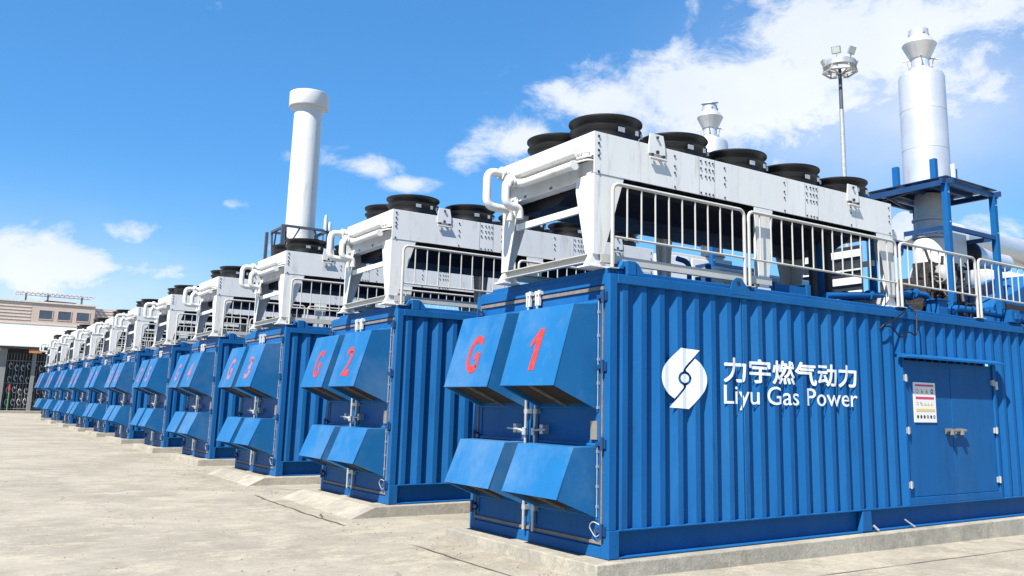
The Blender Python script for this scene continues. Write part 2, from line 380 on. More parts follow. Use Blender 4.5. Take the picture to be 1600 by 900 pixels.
PI_, P0 = .262, .36   # corrugation pitch and phase
YO, YI = .010, .058
BR = [(0, YI), (.083, YO), (.155, YO), (.215, YI)]
def prof_points(a, b):
    pts = []; k = int(math.floor((a-P0)/PI_))-1
    while P0+k*PI_ < b+PI_:
        for dx, y in BR: pts.append((P0+k*PI_+dx, y))
        k += 1
    def yat(x):
        for (xa, ya), (xb, yb) in zip(pts, pts[1:]):
            if xa <= x <= xb: return ya+(yb-ya)*(x-xa)/max(1e-9, xb-xa)
        return YI
    return [(a, yat(a))]+[p for p in pts if a+.002 < p[0] < b-.002]+[(b, yat(b))]
def corr(mb, a, b, z0, z1, flip=False, base=0):
    P = prof_points(a, b); th = .004; n = len(P)
    s = -1 if flip else 1
    front = [(x, base+s*y) for x, y in P]; back = [(x, base+s*(y+th)) for x, y in P][::-1]
    ring = front+back
    mb.prism([(x, y, z0) for x, y in ring], [(x, y, z1) for x, y in ring])

C = thing('genset_container', 'nearest blue container marked G 1, its side lettered in white beside the double door', 'container', (0, 0, 0), 'row of blue generator containers')
DX0, DX1, DZT = 5.17, 7.52, 2.27
b = MB(); corr(b, .1, DX0-.02, .285, 2.81); corr(b, DX1+.02, CL-.1, .285, 2.81); corr(b, DX0-.02, DX1+.02, DZT, 2.81)
b.build('side_wall', 'blue', C)
b = MB(); corr(b, .1, CL-.1, .285, 2.81, True, CW); b.build('side_wall', 'blue', C)
b = MB(); b.box(1.975, 1.987, .006, .03, .285, 2.8); b.build('seam_batten', 'blue', C)
for x in (0, CL-.1):
    for y in (0, CW-.1): b = MB(); b.box(x, x+.1, y, y+.1, .28, 2.9); b.build('corner_post', 'blue', C, bevel=.006)
for x in (0, CL-.14):
    for y0, y1 in ((-.004, .13), (CW-.13, CW+.004)): b = MB(); b.box(x, x+.14, y0, y1, 0, .28); b.build('corner_casting', 'blue', C, bevel=.008)
for y in (0, CW-.06): b = MB(); b.box(.1, CL-.1, y-(.012 if y == 0 else 0), y+.06+(.012 if y else 0), 2.8, 2.9); b.build('top_rail', 'blue', C, bevel=.006)
for s, y in ((1, 0), (-1, CW)):
    b = MB()
    def bx(x0, x1, ya, yb, z0, z1):
        a_, b_ = sorted((y+s*ya, y+s*yb)); b.box(x0, x1, a_, b_, z0, z1)
    bx(.14, CL-.14, -.012, .075, .268, .284); bx(.14, CL-.14, .080, .1, .02, .268); bx(.14, CL-.14, -.012, .098, .002, .018)
    b.build('base_rail', 'blue', C, bevel=.003)
b = MB()
b.box(.0, .08, .1, CW-.1, 2.79, 2.9); b.build('end_header', 'blue', C, bevel=.006)
b = MB(); b.box(0.0, .1, .13, CW-.13, 0, .11); b.build('end_sill', 'blue', C, bevel=.005)
b = MB(); b.box(.01, CL-.05, .07, 2.42, 2.885, 2.962); b.box(.012, CL-.05, 2.43, CW-.07, 2.885, 2.925); b.build('roof', 'blue', C, bevel=.01)
# end doors
for y0, y1 in ((.11, 1.405), (1.415, 2.67)):
    b = MB(); b.box(.015, .06, y0, y1, .112, 2.788)
    b.box(.005, .015, y0+.04, y0+.10, .2, 2.72); b.box(.005, .015, y1-.10, y1-.04, .2, 2.72)
    d = b.build('end_door', 'blue', C, bevel=.004)
    g_ = MB(); g_.box(-.004, .014, y0-.0, y1, 2.735, 2.772); g_.box(-.004, .014, y0, y1, .135, .165)
    g_.box(-.003, .014, (y0 if y0 < 1 else y1-.02), (y0+.02 if y0 < 1 else y1), .166, 2.734)
    g_.build('door_seal', 'rubber', d)
# locking bars with cams and cleats
for y in (1.30, 1.49):
    b = MB(); b.tube([(-.045, y, .13), (-.045, y, 2.76)], .017, 10)
    for z in (.35, .95, 1.42, 2.0, 2.5): b.box(-.05, .015, y-.035, y+.035, z, z+.05)
    lb = b.build('locking_bar', 'galv', C)
    b = MB(); b.box(-.055, -.02, y-.038, y-.018, 2.66, 2.84); b.box(-.055, -.02, y+.018, y+.038, 2.66, 2.82); b.box(-.055, .01, y-.05, y+.05, 2.79, 2.83)
    b.build('cam_keeper', 'white', lb)
    s = -1 if y < 1.4 else 1
    b = MB(); b.tube(round_path([(-.06, y, 1.22), (-.10, y+s*.06, 1.24), (-.10, y+s*.30, 1.25)], .03), .013, 8); b.box(-.08, .01, y+s*.18-.03, y+s*.18+.03, 1.2, 1.3)
    b.lathe((-.06, y, 1.18), [(.03, 0), (.03, .08)], 12); b.build('latch_handle', 'galv', lb)
b = MB(); b.box(-.012, .014, .19, .30, 1.17, 1.36); b.build('data_plate', 'gear', C)
for z in (2.66, 1.92, 1.13, .27):
    for y in (.085, CW-.085):
        b = MB(); b.box(-.02, .03, y-.045, y+.045, z-.045, z+.045); b.tube([(-.03, y, z-.07), (-.03, y, z+.07)], .018, 8)
        b.box(-.03, .012, y+(.03 if y < 1 else -.11), y+(.11 if y < 1 else -.03), z-.02, z+.02); b.build('door_hinge', 'blue_dark', C)
b = MB(); b.tube(round_path([(-.03, .10, .33), (-.05, .2, .36), (-.05, .26, .3), (-.04, .16, .2), (-.03, .10, .24)], .04), .006, 6)
b.tube([(-.012, .18, 1.5), (-.012, .18, 2.62)], .006, 6); b.tube([(-.012, .18, .4), (-.012, .18, 1.1)], .006, 6)
for z in (1.5, 1.75, 2.0, 2.25, 2.5, .5, .7, .9, 1.05): b.box(-.02, .012, .17, .19, z-.015, z+.015)
b.build('seal_rod', 'galv', C)
# air hoods
def hood(y0, y1, prof, upper):
    n = len(prof); b = MB(); th = .025
    A = [(x, y0, z) for x, z in prof]; B = [(x, y1, z) for x, z in prof]
    # prof order: wall-top, front-top, front-bottom, wall-bottom
    b.add(A+B, [(0, 1, 2, 3), (4, 7, 6, 5), (0, 4, 5, 1), (1, 5, 6, 2), (3, 7, 4, 0)])
    # underside: rim and recessed mouth
    fb = Vector((prof[2][0], 0, prof[2][1])); wb = Vector((prof[3][0], 0, prof[3][1])); d = (wb-fb); nrm = Vector((d.z, 0, -d.x)).normalized()
    if nrm.z < 0: nrm = -nrm
    o = [(prof[2][0], y0, prof[2][1]), (prof[3][0], y0, prof[3][1]), (prof[3][0], y1, prof[3][1]), (prof[2][0], y1, prof[2][1])]
    du = d.normalized()
    i_ = [Vector(o[0])+du*th+Vector((0, th, 0)), Vector(o[1])-du*th+Vector((0, th, 0)), Vector(o[2])-du*th-Vector((0, th, 0)), Vector(o[3])+du*th-Vector((0, th, 0))]
    dp = [v+nrm*.07 for v in i_]
    b.add(o+i_+dp, [(0, 1, 5, 4), (1, 2, 6, 5), (2, 3, 7, 6), (3, 0, 4, 7), (4, 5, 9, 8), (5, 6, 10, 9), (6, 7, 11, 10), (7, 4, 8, 11)])
    # flange on the wall
    z1, z0 = prof[0][1], prof[3][1]
    b.box(-.006, .013, y0-.03, y0-.001, z0-.03, z1+.03); b.box(-.006, .013, y1+.001, y1+.03, z0-.03, z1+.03); b.box(-.006, .013, y0, y1, z1+.001, z1+.03)
    h = b.build('air_hood', 'blue_hood', C)
    bm = bmesh.new(); bm.from_mesh(h.data); bmesh.ops.remove_doubles(bm, verts=bm.verts, dist=.0005)
    ed = [e for e in bm.edges if len(e.link_faces) == 2 and e.calc_face_angle(0) > .3]; bmesh.ops.bevel(bm, geom=ed, offset=.006, segments=2, profile=.5, affect='EDGES', clamp_overlap=True)
    bmesh.ops.recalc_face_normals(bm, faces=bm.faces); bm.to_mesh(h.data); bm.free()
    fl = MB(); q = [v+nrm*.05 for v in i_]; q2 = [v+nrm*.066 for v in i_]; fl.prism(q, q2)
    L0 = i_[0]; L1 = i_[1]; wd = (i_[3]-i_[0]); ln = (L1-L0)
    for j in range(1, 12):
        p = L0+ln*(j/12)+nrm*.045; fl.bar(p, p+wd, .012, .012)
    fl.build('filter_panel', 'filter', h)
    fb_ = MB(); m = L0+wd*.5+nrm*.02; fb_.bar(m, m+ln, .02, .02); fb_.build('mesh_divider', 'rubber', h)
    return h
UP = [(.0, 2.60), (-.32, 2.57), (-.56, 1.72), (.0, 1.48)]
LO = [(.0, 1.10), (-.30, 1.095), (-.50, .59), (.0, .39)]
hoods = []
for prof, upper in ((UP, 1), (LO, 0)):
    hoods.append(hood(.21, 1.25, prof, upper)); hoods.append(hood(1.53, 2.56, prof, upper))
HN, HF = hoods[0], hoods[1]
def hood_letter(h, s, yc, m_='red'):
    me = text_mesh(s, .5, .013); w = .29 if len(s) == 1 else .46
    if s == '1':
        w = .21; o_ = [(.3, 1), (.62, 1), (.62, 0), (.3, 0), (.3, .74), (-.3, .58), (-.3, .72)]
        me = poly_mesh([(-.05+a*.09+(b_-.5)*.03, b_) for a, b_ in [(.1, 1), (1, 1), (1, 0), (-.05, 0), (-.05, .70), (-1.0, .54), (-1.0, .70)]])
    fit(me, -w/2, w/2, -.235, .235)
    ax = Vector((0, -1, 0)); ay = Vector((UP[1][0]-UP[2][0], 0, UP[1][1]-UP[2][1])).normalized(); az_ = ax.cross(ay)
    c = Vector((UP[1][0]*.45+UP[2][0]*.55, yc, UP[1][1]*.45+UP[2][1]*.55))+az_*.004
    bm = bmesh.new(); bm.from_mesh(me); bmesh.ops.subdivide_edges(bm, edges=[e for e in bm.edges if e.calc_length() > .05], cuts=2)
    for v in bm.verts:
        j = Vector((random.uniform(-.004, .004), random.uniform(-.004, .004)))
        v.co = c+ax*(v.co.x+j.x)+ay*(v.co.y+j.y)
    bm.to_mesh(me); bm.free(); me.materials.append(M[m_])
    o = bpy.data.objects.new('lettering', me); COL.objects.link(o); o.parent = h; return o
# corner lug box on the roof edge, and side lugs
def lug(x):
    b = MB(); P = [(x-.13, 2.9), (x-.10, 2.99), (x-.03, 3.04), (x+.05, 3.04), (x+.12, 2.97), (x+.2, 2.9), (x+.2, 2.84), (x-.13, 2.84)]
    b.prism([(p, -.014, z) for p, z in P], [(p, -.002, z) for p, z in P]); o = b.build('lifting_lug', 'blue', C)
    b = MB(); b.lathe((x, -.018, 2.975), [(.032, 0), (.032, .001)], 14, 'z'); 
    b = MB(); vs = [(x+.03*math.cos(t*math.pi/7), -.0165, 2.975+.03*math.sin(t*math.pi/7)) for t in range(14)]; b.add(vs, [tuple(range(14))]); b.build('lug_hole', 'dark', o, fix=False)
lug(1.93); lug(9.2)
b = MB()
P = [(.14, 2.965), (.2, 3.06), (.2, 2.965)]; b.prism([(x, .02, z) for x, z in P], [(x, .16, z) for x, z in P])
b.box(.24, .36, .0, .16, 2.905, 3.06); P = [(.362, 2.905), (.362, 3.055), (.40, 3.04), (.48, 2.94), (.5, 2.905)]; b.prism([(x, .01, z) for x, z in P], [(x, .03, z) for x, z in P]); b.box(.362, .52, .03, .15, 2.905, 2.95)
b.build('roof_bracket', 'blue', C, bevel=.004)
# side access door
DL = MB(); DL.box(DX0-.02, DX0+.03, -.006, .06, .285, DZT-.001); DL.box(DX1-.03, DX1+.02, -.006, .06, .285, DZT-.001); DL.box(DX0+.03, DX1-.03, -.003, .06, .285, .38)
DL.build('door_frame', 'blue', C, bevel=.004)
for x0, x1 in ((DX0+.04, 6.335), (6.345, DX1-.04)):
    b = MB(); b.box(x0, x1, .018, .055, .385, DZT-.04)
    d = b.build('side_door', 'blue', C, bevel=.005)
    for z in (.55, 1.27, 1.98):
        hx = x0 if x0 < 6 else x1
        h = MB(); h.box(hx-.045, hx+.045, -.012, .016, z-.04, z+.04); h.tube([(hx, -.014, z-.05), (hx, -.014, z+.05)], .013, 8); h.build('hinge', 'silver_dark', d)
    lx = 6.34+(-.13 if x0 < 6 else .13)
    h = MB(); h.box(lx-.07, lx+.07, -.02, .016, 1.22, 1.30); h.tube([(lx-.12, -.035, 1.27), (lx+.12, -.035, 1.27)], .02, 8); h.lathe((lx, -.04, 1.21), [(.035, 0), (.035, .07)], 10); h.build('latch', 'gear', d)
b = MB(); P = [(.005, DZT+.05), (-.145, DZT+.0), (-.145, DZT-.025), (.005, DZT-.005)]
b.prism([(DX0-.12, y, z) for y, z in P], [(DX1+.1, y, z) for y, z in P]); b.build('door_canopy', 'blue', C)
b = MB(); b.box(DX1+.0, DX1+.07, -.02, -.007, 1.88, 2.0); b.build('padlock_box', 'galv', C)
# base rail gusset and anchor
b = MB(); P = [(4.1, 0.02), (4.12, .26), (4.28, .26), (4.3, .02)]; b.prism([(x, -.02, z) for x, z in P], [(x, .06, z) for x, z in P]); b.build('gusset', 'blue', C)
b = MB(); b.tube([(4.32, -.02, .08), (4.37, -.06, .02)], .016, 8); b.tube([(5.06, .02, .11), (5.15, -.07, .02)], .010, 8); b.build('anchor_bolt', 'galv', C)
# roof railing: panels of welded tube
def rail_panel(x0, x1, first=False):
    b = MB(); y = .055; zt, zb = 3.9, 3.31
    pts = round_path([(x0, y, 2.965), (x0, y, zt), (x1, y, zt), (x1, y, 2.965)], .09); b.tube(pts, .021, 10)
    b.tube([(x0, y, zb), (x1, y, zb)], .014, 8)
    n = max(1, round((x1-x0)/.205))
    for i in range(1, n): b.tube([(x0+(x1-x0)*i/n, y, zb), (x0+(x1-x0)*i/n, y, zt)], .0105, 8, caps=False)
    b.box(x0-.06, x0+.06, y-.04, y+.045, 2.962, 2.972); b.box(x1-.06, x1+.06, y-.04, y+.045, 2.962, 2.972)
    b.build('roof_railing', 'beige', C)
for a, c in ((.07, 2.12), (2.2, 5.22), (5.32, 7.3), (7.4, 9.6), (9.7, 12.0)): rail_panel(a, c)

# plain copies of the container for the row
marks = {}
containers = [C]
GAPNOTE = {}
for k in range(1, NU):
    c = copy_tree(C); c.location = (random.uniform(-.025, .02), PITCH*k, DZ*k); c.rotation_euler.z = R(random.uniform(-.25, .25)); containers.append(c)
    if k < 5: c['label'] = 'blue container marked G %d, %s from the near end of the row' % (k+1, ORD[k])
    elif k < NU-1: c['label'] = 'blue container, %s from the near end of the receding row' % ORD[k]
    else: c['label'] = 'farthest blue container, at the end of the row by the dark gate'
for k, c in enumerate(containers):
    hs_ = [h for h in c.children if h.name.startswith('air_hood')]
    up = sorted([h for h in hs_ if max(v.co.z for v in h.data.vertices) > 2], key=lambda h: max(v.co.y for v in h.data.vertices))
    m_ = 'red' if k < 2 else 'red_faded'
    hood_letter(up[1], 'G', 2.02, m_); hood_letter(up[0], str(k+1), .72, m_)

# ---- marks on the side of the first container
def wrap(me, name, off=.003):
    bm = bmesh.new(); bm.from_mesh(me)
    for v in bm.verts: v.co = Vector((v.co.x, -v.co.z, v.co.y))
    bmesh.ops.triangulate(bm, faces=bm.faces[:])
    xa = min(v.co.x for v in bm.verts); xb = max(v.co.x for v in bm.verts)
    P = prof_points(xa-.3, xb+.3)
    for x, y in P:
        bmesh.ops.bisect_plane(bm, geom=bm.verts[:]+bm.edges[:]+bm.faces[:], plane_co=(x, 0, 0), plane_no=(1, 0, 0), dist=1e-5)
    def yat(x):
        for (a, ya), (b_, yb) in zip(P, P[1:]):
            if a <= x <= b_: return ya+(yb-ya)*(x-a)/max(1e-9, b_-a)
        return YI
    for v in bm.verts: v.co.y = v.co.y+YO-off-.001+.2*(yat(v.co.x)-YO)
    for fc in bm.faces:
        fc.normal_update()
        if fc.normal.y > 0: fc.normal_flip()
    out = bpy.data.meshes.new(name); bm.to_mesh(out); bm.free(); out.materials.append(M['letter'])
    o = bpy.data.objects.new(name, out); COL.objects.link(o); o.parent = C; return o
me = text_mesh('Liyu Gas Power', 1, .003); fit(me, 1.685, 4.14, 1.50, 1.785); wrap(me, 'lettering')
me = text_mesh('力宇燃气动力', 1, 0); fit(me, 1.69, 4.13, 1.82, 2.095)
base_me = me; acc = bmesh.new()
for i_, (dx, dz) in enumerate(((0, 0), (.0085, 0), (-.0085, 0), (0, .0075), (0, -.0075), (.006, .0055), (-.006, .0055), (.006, -.0055), (-.006, -.0055))):
    c_ = base_me.copy()
    for v in c_.vertices: v.co.x += dx; v.co.y += dz; v.co.z = i_*.0003
    acc.from_mesh(c_); bpy.data.meshes.remove(c_)
me = bpy.data.meshes.new('w'); acc.to_mesh(me); acc.free(); wrap(me, 'lettering')
cx, cz, sx = 1.074, 1.834, 1.0
def logo_half(s):
    K = .00206   # metres per traced unit
    def p(x, y): return (cx+s*(x-230)*K, cz-s*(y-287)*K*.72)
    pts = [p(200, 62), p(340, 72), p(222, 218)]
    for a in range(0, 9):      # around the ring, left side
        t = R(-105-a*150/8); pts.append(p(230+50*math.cos(t), 287+53*math.sin(t)))
    pts += [p(222, 352), p(155, 437)]
    for a in range(1, 12):
        t = R(116+a*(222-116)/12); pts.append(p(230+168*math.cos(t), 280+172*math.sin(t)))
    return pts
for s in (1, -1): wrap(poly_mesh(logo_half(s)), 'logo')
wrap(poly_mesh([(cx+.068*math.cos(t*math.pi/16), cz+.05*math.sin(t*math.pi/16)) for t in range(32)]), 'logo')
# warning sign on the left door leaf
SX0, SX1, SZ0, SZ1, SY = 5.40, 5.93, 1.38, 1.93, .006
b = MB(); b.box(SX0, SX1, SY, .018, SZ0, SZ1); S = b.build('warning_sign', 'signwhite', C)
def spx(u): return SX0+(SX1-SX0)*u
def spz(v): return SZ1-(SZ1-SZ0)*v
def flat(name, rects, m, y=.004):
    b = MB()
    for u0, u1, v0, v1 in rects: b.box(spx(u0), spx(u1), y, y+.0015, spz(v1), spz(v0))
    return b.build(name, m, S)
flat('heading_band', [(.08, .92, .05, .10), (.08, .92, .36, .42)], 'signred')
flat('yellow_band', [(.08, .94, .66, .73)], 'signyellow')
b = MB()
def tri(u, v, w, h): b.add([(spx(u-w), .004, spz(v+h)), (spx(u+w), .004, spz(v+h)), (spx(u), .004, spz(v-h))], [(0, 1, 2)])
for u in (.38, .6): tri(u, .22, .07, .06)
for u in (.36, .50, .64, .80): tri(u, .53, .06, .045)
b.build('pictogram', 'signyellow', S, fix=False)
b = MB()
def ringp(u, v, r0, r1):
    n = 18; A = []
    for i in range(n): t = 2*math.pi*i/n; A.append((spx(u)+r0*math.cos(t), .004, spz(v)+r0*math.sin(t)))
    for i in range(n): t = 2*math.pi*i/n; A.append((spx(u)+r1*math.cos(t), .004, spz(v)+r1*math.sin(t)))
    b.add(A, [(i, (i+1) % n, n+(i+1) % n, n+i) for i in range(n)])
ringp(.16, .22, .033, .026); ringp(.15, .53, .024, .019); b.build('pictogram', 'signred', S, fix=False)
b = MB()
ringp(.84, .22, .034, .018)
for u in (.14, .29, .44, .59, .74, .89): ringp(u, .86, .024, .012 if int(u*100) % 2 else .004)
for u, v in ((.38, .24), (.6, .24), (.3, .52)): b.box(spx(u-.012), spx(u+.012), .0025, .0035, spz(v+.02), spz(v-.03))
b.build('pictogram', 'dark', S, fix=False)

# ------------------------------------------------------------------ radiator cooler
CB = (2.56, 1.05, 2.962)
K = thing('radiator_cooler', 'large white radiator cooler with five fans along it, on the container marked G 1', 'cooler', CB, 'white radiator coolers on the containers')
KX0, KX1, KY0, KY1, KZ0, KZ1 = -.14, 5.27, .12, 1.98, 4.0, 4.47
def kb(b, n, m, par=K, bevel=0, fix=True): return b.build(n, m, par, off=CB, bevel=bevel, fix=fix)
b = MB()
b.box(KX0, KX1, KY0, KY0+.012, KZ0, KZ1); b.box(KX0, KX1, KY1-.012, KY1, KZ0, KZ1)
b.box(KX0, KX0+.012, KY0+.013, KY1-.013, 4.2, KZ1); b.box(KX1-.012, KX1, KY0+.013, KY1-.013, KZ0, KZ1)
b.box(KX0+.013, KX1-.013, KY0+.013, KY1-.013, KZ1-.03, KZ1-.005)
b.box(KX0+.10, KX0+.13, KY0+.013, KY1-.013, 3.98, 4.2); b.box(KX0+.02, KX0+.16, KY0+.013, KY1-.013, 3.96, 3.978)
cas = kb(b, 'casing', 'white', bevel=.004)
b = MB()
for x in (1.43, 1.69, 3.36, 3.62): b.box(x-.004, x+.004, KY0-.0025, KY0, KZ0, KZ1)
b.box(KX0+.015, .44, KY0-.003, KY0, KZ0-.004, KZ0+.004)
kb(b, 'panel_seam', 'silver_dark', cas)
b = MB()
def bolt(x, z, s=.011): b.box(x-s, x+s, KY0-.012, KY0, z-s, z+s)
for z in (4.42, 4.34, 4.26, 4.2, 4.02): bolt(-.08, z)
for x0 in (1.46, 3.39):
    for x in (x0, x0+.08, x0+.14, x0+.2):
        for z in (4.42, 4.33, 4.24, 4.03): bolt(x, z, .009)
for x in (1.04, 1.86, 2.95, 4.32, 5.2):
    for z in (4.40, 4.28, 4.2, 4.03): bolt(x, z, .009)
kb(b, 'bolt_row', 'dark', cas, fix=False)
b = MB(); b.box(KX0+.2, KX1-.05, KY0+.02, KY1-.02, 4.09, 4.3); b.prism([(KX0+.25, .75, 4.05), (KX0+.25, KY1-.03, 4.05), (KX0+.25, KY1-.1, 3.86), (KX0+.25, 1.15, 3.86)], [(KX1-.1, .75, 4.05), (KX1-.1, KY1-.03, 4.05), (KX1-.1, KY1-.1, 3.86), (KX1-.1, 1.15, 3.86)])
for i in range(26): x = KX0+.3+i*.2; b.box(x, x+.02, KY0+.02, KY1-.02, 4.05, 4.089)
for y in (.45, 1.05, 1.6): b.box(KX0+.1, KX1-.05, y, y+.06, 3.97, 4.048)
kb(b, 'coil', 'coil')
# cleats
for x in (.75, 4.36):
    b = MB(); P = [(x-.12, 4.36), (x-.12, 4.47), (x-.10, 4.60), (x+.10, 4.60), (x+.13, 4.47), (x+.13, 4.36)]
    b.prism([(p, KY0-.02, z) for p, z in P], [(p, KY0-.005, z) for p, z in P]); b.box(x-.12, x+.13, KY0-.05, KY0-.021, 4.30, 4.318)
    c_ = kb(b, 'lifting_cleat', 'white', bevel=.003)
    b = MB()
    for dx, z, s in ((-.08, 4.345, .014), (0.0, 4.385, .016), (.09, 4.345, .014), (.0, 4.56, .012)): b.box(x+dx-s, x+dx+s, KY0-.045, KY0-.0215, z-s, z+s)
    kb(b, 'bolt', 'dark', c_)
# legs: folded tapering plates
def leg(x, y, wt, wb, dirx, diry):
    b = MB(); t = .012; zt, zb = 3.995, 3.11
    # plate along x
    def q(xa, xb, ya, yb): return
    xo = x; yo = y
    A = [(xo, zt), (xo+dirx*wt, zt), (xo+dirx*wb, zb), (xo, zb)]
    b.prism([(p, yo, z) for p, z in A], [(p, yo+diry*t, z) for p, z in A])
    A = [(yo+diry*(t+.001), zt), (yo+diry*wt*.78, zt), (yo+diry*wt*.78, 3.83), (yo+diry*wb, zb), (yo+diry*(t+.001), zb)]
    b.prism([(xo, p, z) for p, z in A], [(xo+dirx*t, p, z) for p, z in A])
    F = [(xo+dirx*.005, zb), (xo+dirx*(wb-.02), zb), (xo+dirx*(wb+.06), 2.985), (xo-dirx*.06, 2.985)]
    b.prism([(p, yo+diry*.02, z) for p, z in F], [(p, yo+diry*.10, z) for p, z in F])
    lo, hi = sorted((xo-dirx*.08, xo+dirx*(wb+.08))); l2, h2 = sorted((yo-diry*.03, yo+diry*.18)); b.box(lo, hi, l2, h2, 2.966, 2.984)
    kb(b, 'leg', 'white', bevel=.002)
leg(KX0+.002, KY0+.002, .42, .14, 1, 1); leg(KX0+.002, KY1-.002, .42, .14, 1, -1)
leg(KX1-.002, KY0+.002, .38, .14, -1, 1); leg(KX1-.002, KY1-.002, .38, .14, -1, -1)
for y, dy in ((KY0+.002, 1), (KY1-.002, -1)):
    b = MB(); A = [(2.38, 3.995), (2.72, 3.995), (2.62, 3.0), (2.45, 3.0)]; lo, hi = sorted((y, y+dy*.012))
    b.prism([(p, lo, z) for p, z in A], [(p, hi, z) for p, z in A]); b.box(2.49, 2.58, min(y+dy*.013, y+dy*.12), max(y+dy*.013, y+dy*.12), 3.0, 3.99); b.box(2.42, 2.65, min(y, y+dy*.16), max(y, y+dy*.16), 2.964, 2.998); kb(b, 'leg', 'white', bevel=.002)
b = MB(); b.box(KX0+.02, KX0+.06, KY0+.3, KY1-.3, 3.60, 3.68); kb(b, 'cross_brace', 'white', bevel=.003)
b = MB(); b.box(KX1-.06, KX1-.02, KY0+.3, KY1-.3, 3.60, 3.68); kb(b, 'cross_brace', 'white', bevel=.003)
b = MB()
for y, s in ((KY0-.01, 1), (KY1+.01, -1)):
    b = MB()
    for z0, z1, d in ((3.03, 3.04, .06), (3.04, 3.11, .012), (3.11, 3.12, .06)):
        lo, hi = sorted((y, y+s*d)); b.box(KX0+.1, 2.66, lo, hi, z0, z1)
    kb(b, 'base_beam', 'beige')
for x, s in ((KX0-.01, 1), (KX1+.01, -1)):
    b = MB()
    for z0, z1, d in ((3.03, 3.04, .06), (3.04, 3.11, .012), (3.11, 3.12, .06)):
        lo, hi = sorted((x+s*(.06-d), x+s*.06)); b.box(lo, hi, KY0+.1, KY1-.02, z0, z1)
    kb(b, 'base_beam', 'beige')
# fans
for row, y in enumerate((.70, 1.60)):
    for i in range(5):
        x = .47+1.085*i
        b = MB(); b.lathe((x, y, 4.468), [(.405, 0), (.39, .10), (.39, .16), (.41, .195), (.43, .212), (.432, .226), (.39, .230), (.378, .24), (.382, .258), (.405, .29), (.432, .312), (.44, .32), (.44, .338), (.425, .338), (.39, .27), (.365, .10), (.36, .0)], 40, cap=False)
        for j in range(20):
            t = 2*math.pi*j/20; b.box(x+.42*math.cos(t)-.006, x+.42*math.cos(t)+.006, y+.42*math.sin(t)-.006, y+.42*math.sin(t)+.006, 4.62, 4.765) if False else None
        fr = kb(b, 'fan_ring', 'black')
        b = MB(); b.lathe((x, y, 4.5), [(.07, 0), (.07, .1)], 16)
        for j in range(6):
            t = 2*math.pi*j/6; d1 = Vector((math.cos(t), math.sin(t), 0)); d2 = Vector((-math.sin(t), math.cos(t), 0)); c0 = Vector((x, y, 4.55))
            b.prism([c0+d1*.06-d2*.05+Vector((0, 0, -.03)), c0+d1*.34-d2*.08+Vector((0, 0, -.02)), c0+d1*.34+d2*.09+Vector((0, 0, .02)), c0+d1*.06+d2*.04+Vector((0, 0, .03))],
                    [c0+d1*.06-d2*.05+Vector((0, 0, -.025)), c0+d1*.34-d2*.08+Vector((0, 0, -.015)), c0+d1*.34+d2*.09+Vector((0, 0, .025)), c0+d1*.06+d2*.04+Vector((0, 0, .035))])
        kb(b, 'fan_blade', 'black', fr)
        if row == 0:
            b = MB()
            for dx, w in ((-.10, .045), (.14, .02), (.26, .016)):
                yy = y-math.sqrt(max(0, .43**2-dx*dx))-.006; b.box(x+dx-w, x+dx+w, yy-.004, yy+.004, 4.60, 4.655)
            kb(b, 'fan_tag', 'galv', fr)
# header pipes and the U bends at the far corner
hx = KX0-.07
for z, yL, xo, drop, r in ((4.26, 1.72, -.53, 3.86, .05), (4.11, 1.50, -.40, 3.85, .05)):
    xx = hx-(.0 if z > 4.2 else .035)
    b = MB(); b.tube(round_path([(xx, .36, z), (xx, yL-.16, z), (xx, yL, z+.03), (xo, yL, z+.03), (xo, yL, drop), (-.20, yL, drop-.01), (-.20, yL, drop-.14)], .11, 7), r, 14)
    b.tube([(xx, .33, z), (xx, .36, z)], r*1.12, 14)
    b.tube([(xx-.07, yL, z+.03), (xx-.095, yL, z+.03)], r*1.7, 14); b.tube([(xx-.11, yL, z+.03), (xx-.135, yL, z+.03)], r*1.7, 14)
    kb(b, 'header_pipe', 'white')
b = MB()
for z in (4.15, 4.19, 4.24):
    b.tube(round_path([(hx, .34, z), (hx-.01, .27, z-.01), (hx+.05, .2, z+.01), (hx+.18, .17, z)], .04), .012, 8)
kb(b, 'return_bend', 'white')
coolers = [K]
for k in range(1, NU):
    c = copy_tree(K); c.location = (CB[0]+random.uniform(-.03, .03), CB[1]+PITCH*k+random.uniform(-.015, .015), CB[2]+DZ*k); c.rotation_euler.z = R(random.uniform(-.3, .3)); coolers.append(c)
    if k < 5: c['label'] = 'white radiator cooler with black fans on top of the container marked G %d' % (k+1)
    elif k < NU-1: c['label'] = 'white radiator cooler on the %s container of the receding row' % ORD[k]
    else: c['label'] = 'farthest white radiator cooler, just right of the dark gate'

# ------------------------------------------------------------------ white silencers on the roofs
def silencer(k):
    o = (5.4, 2.2+PITCH*k, 2.962+DZ*k)
    T = thing('exhaust_silencer', 'white horizontal silencer drum on the roof under the near cooler', 'silencer', o)
    b = MB(); b.lathe((3.6-o[0], 0, .42), [(.1, -.1), (.1, .0), (.24, .1), (.26, .12), (.26, 2.3), (.24, 2.35), (.1, 2.5), (.1, 2.9)], 28, 'x'); b.build('drum', 'white', T)
    for x in (3.9, 5.6): b = MB(); b.box(x-o[0]-.05, x-o[0]+.05, -.22, .22, 0, .2); b.build('saddle', 'blue', T)
silencer(0)

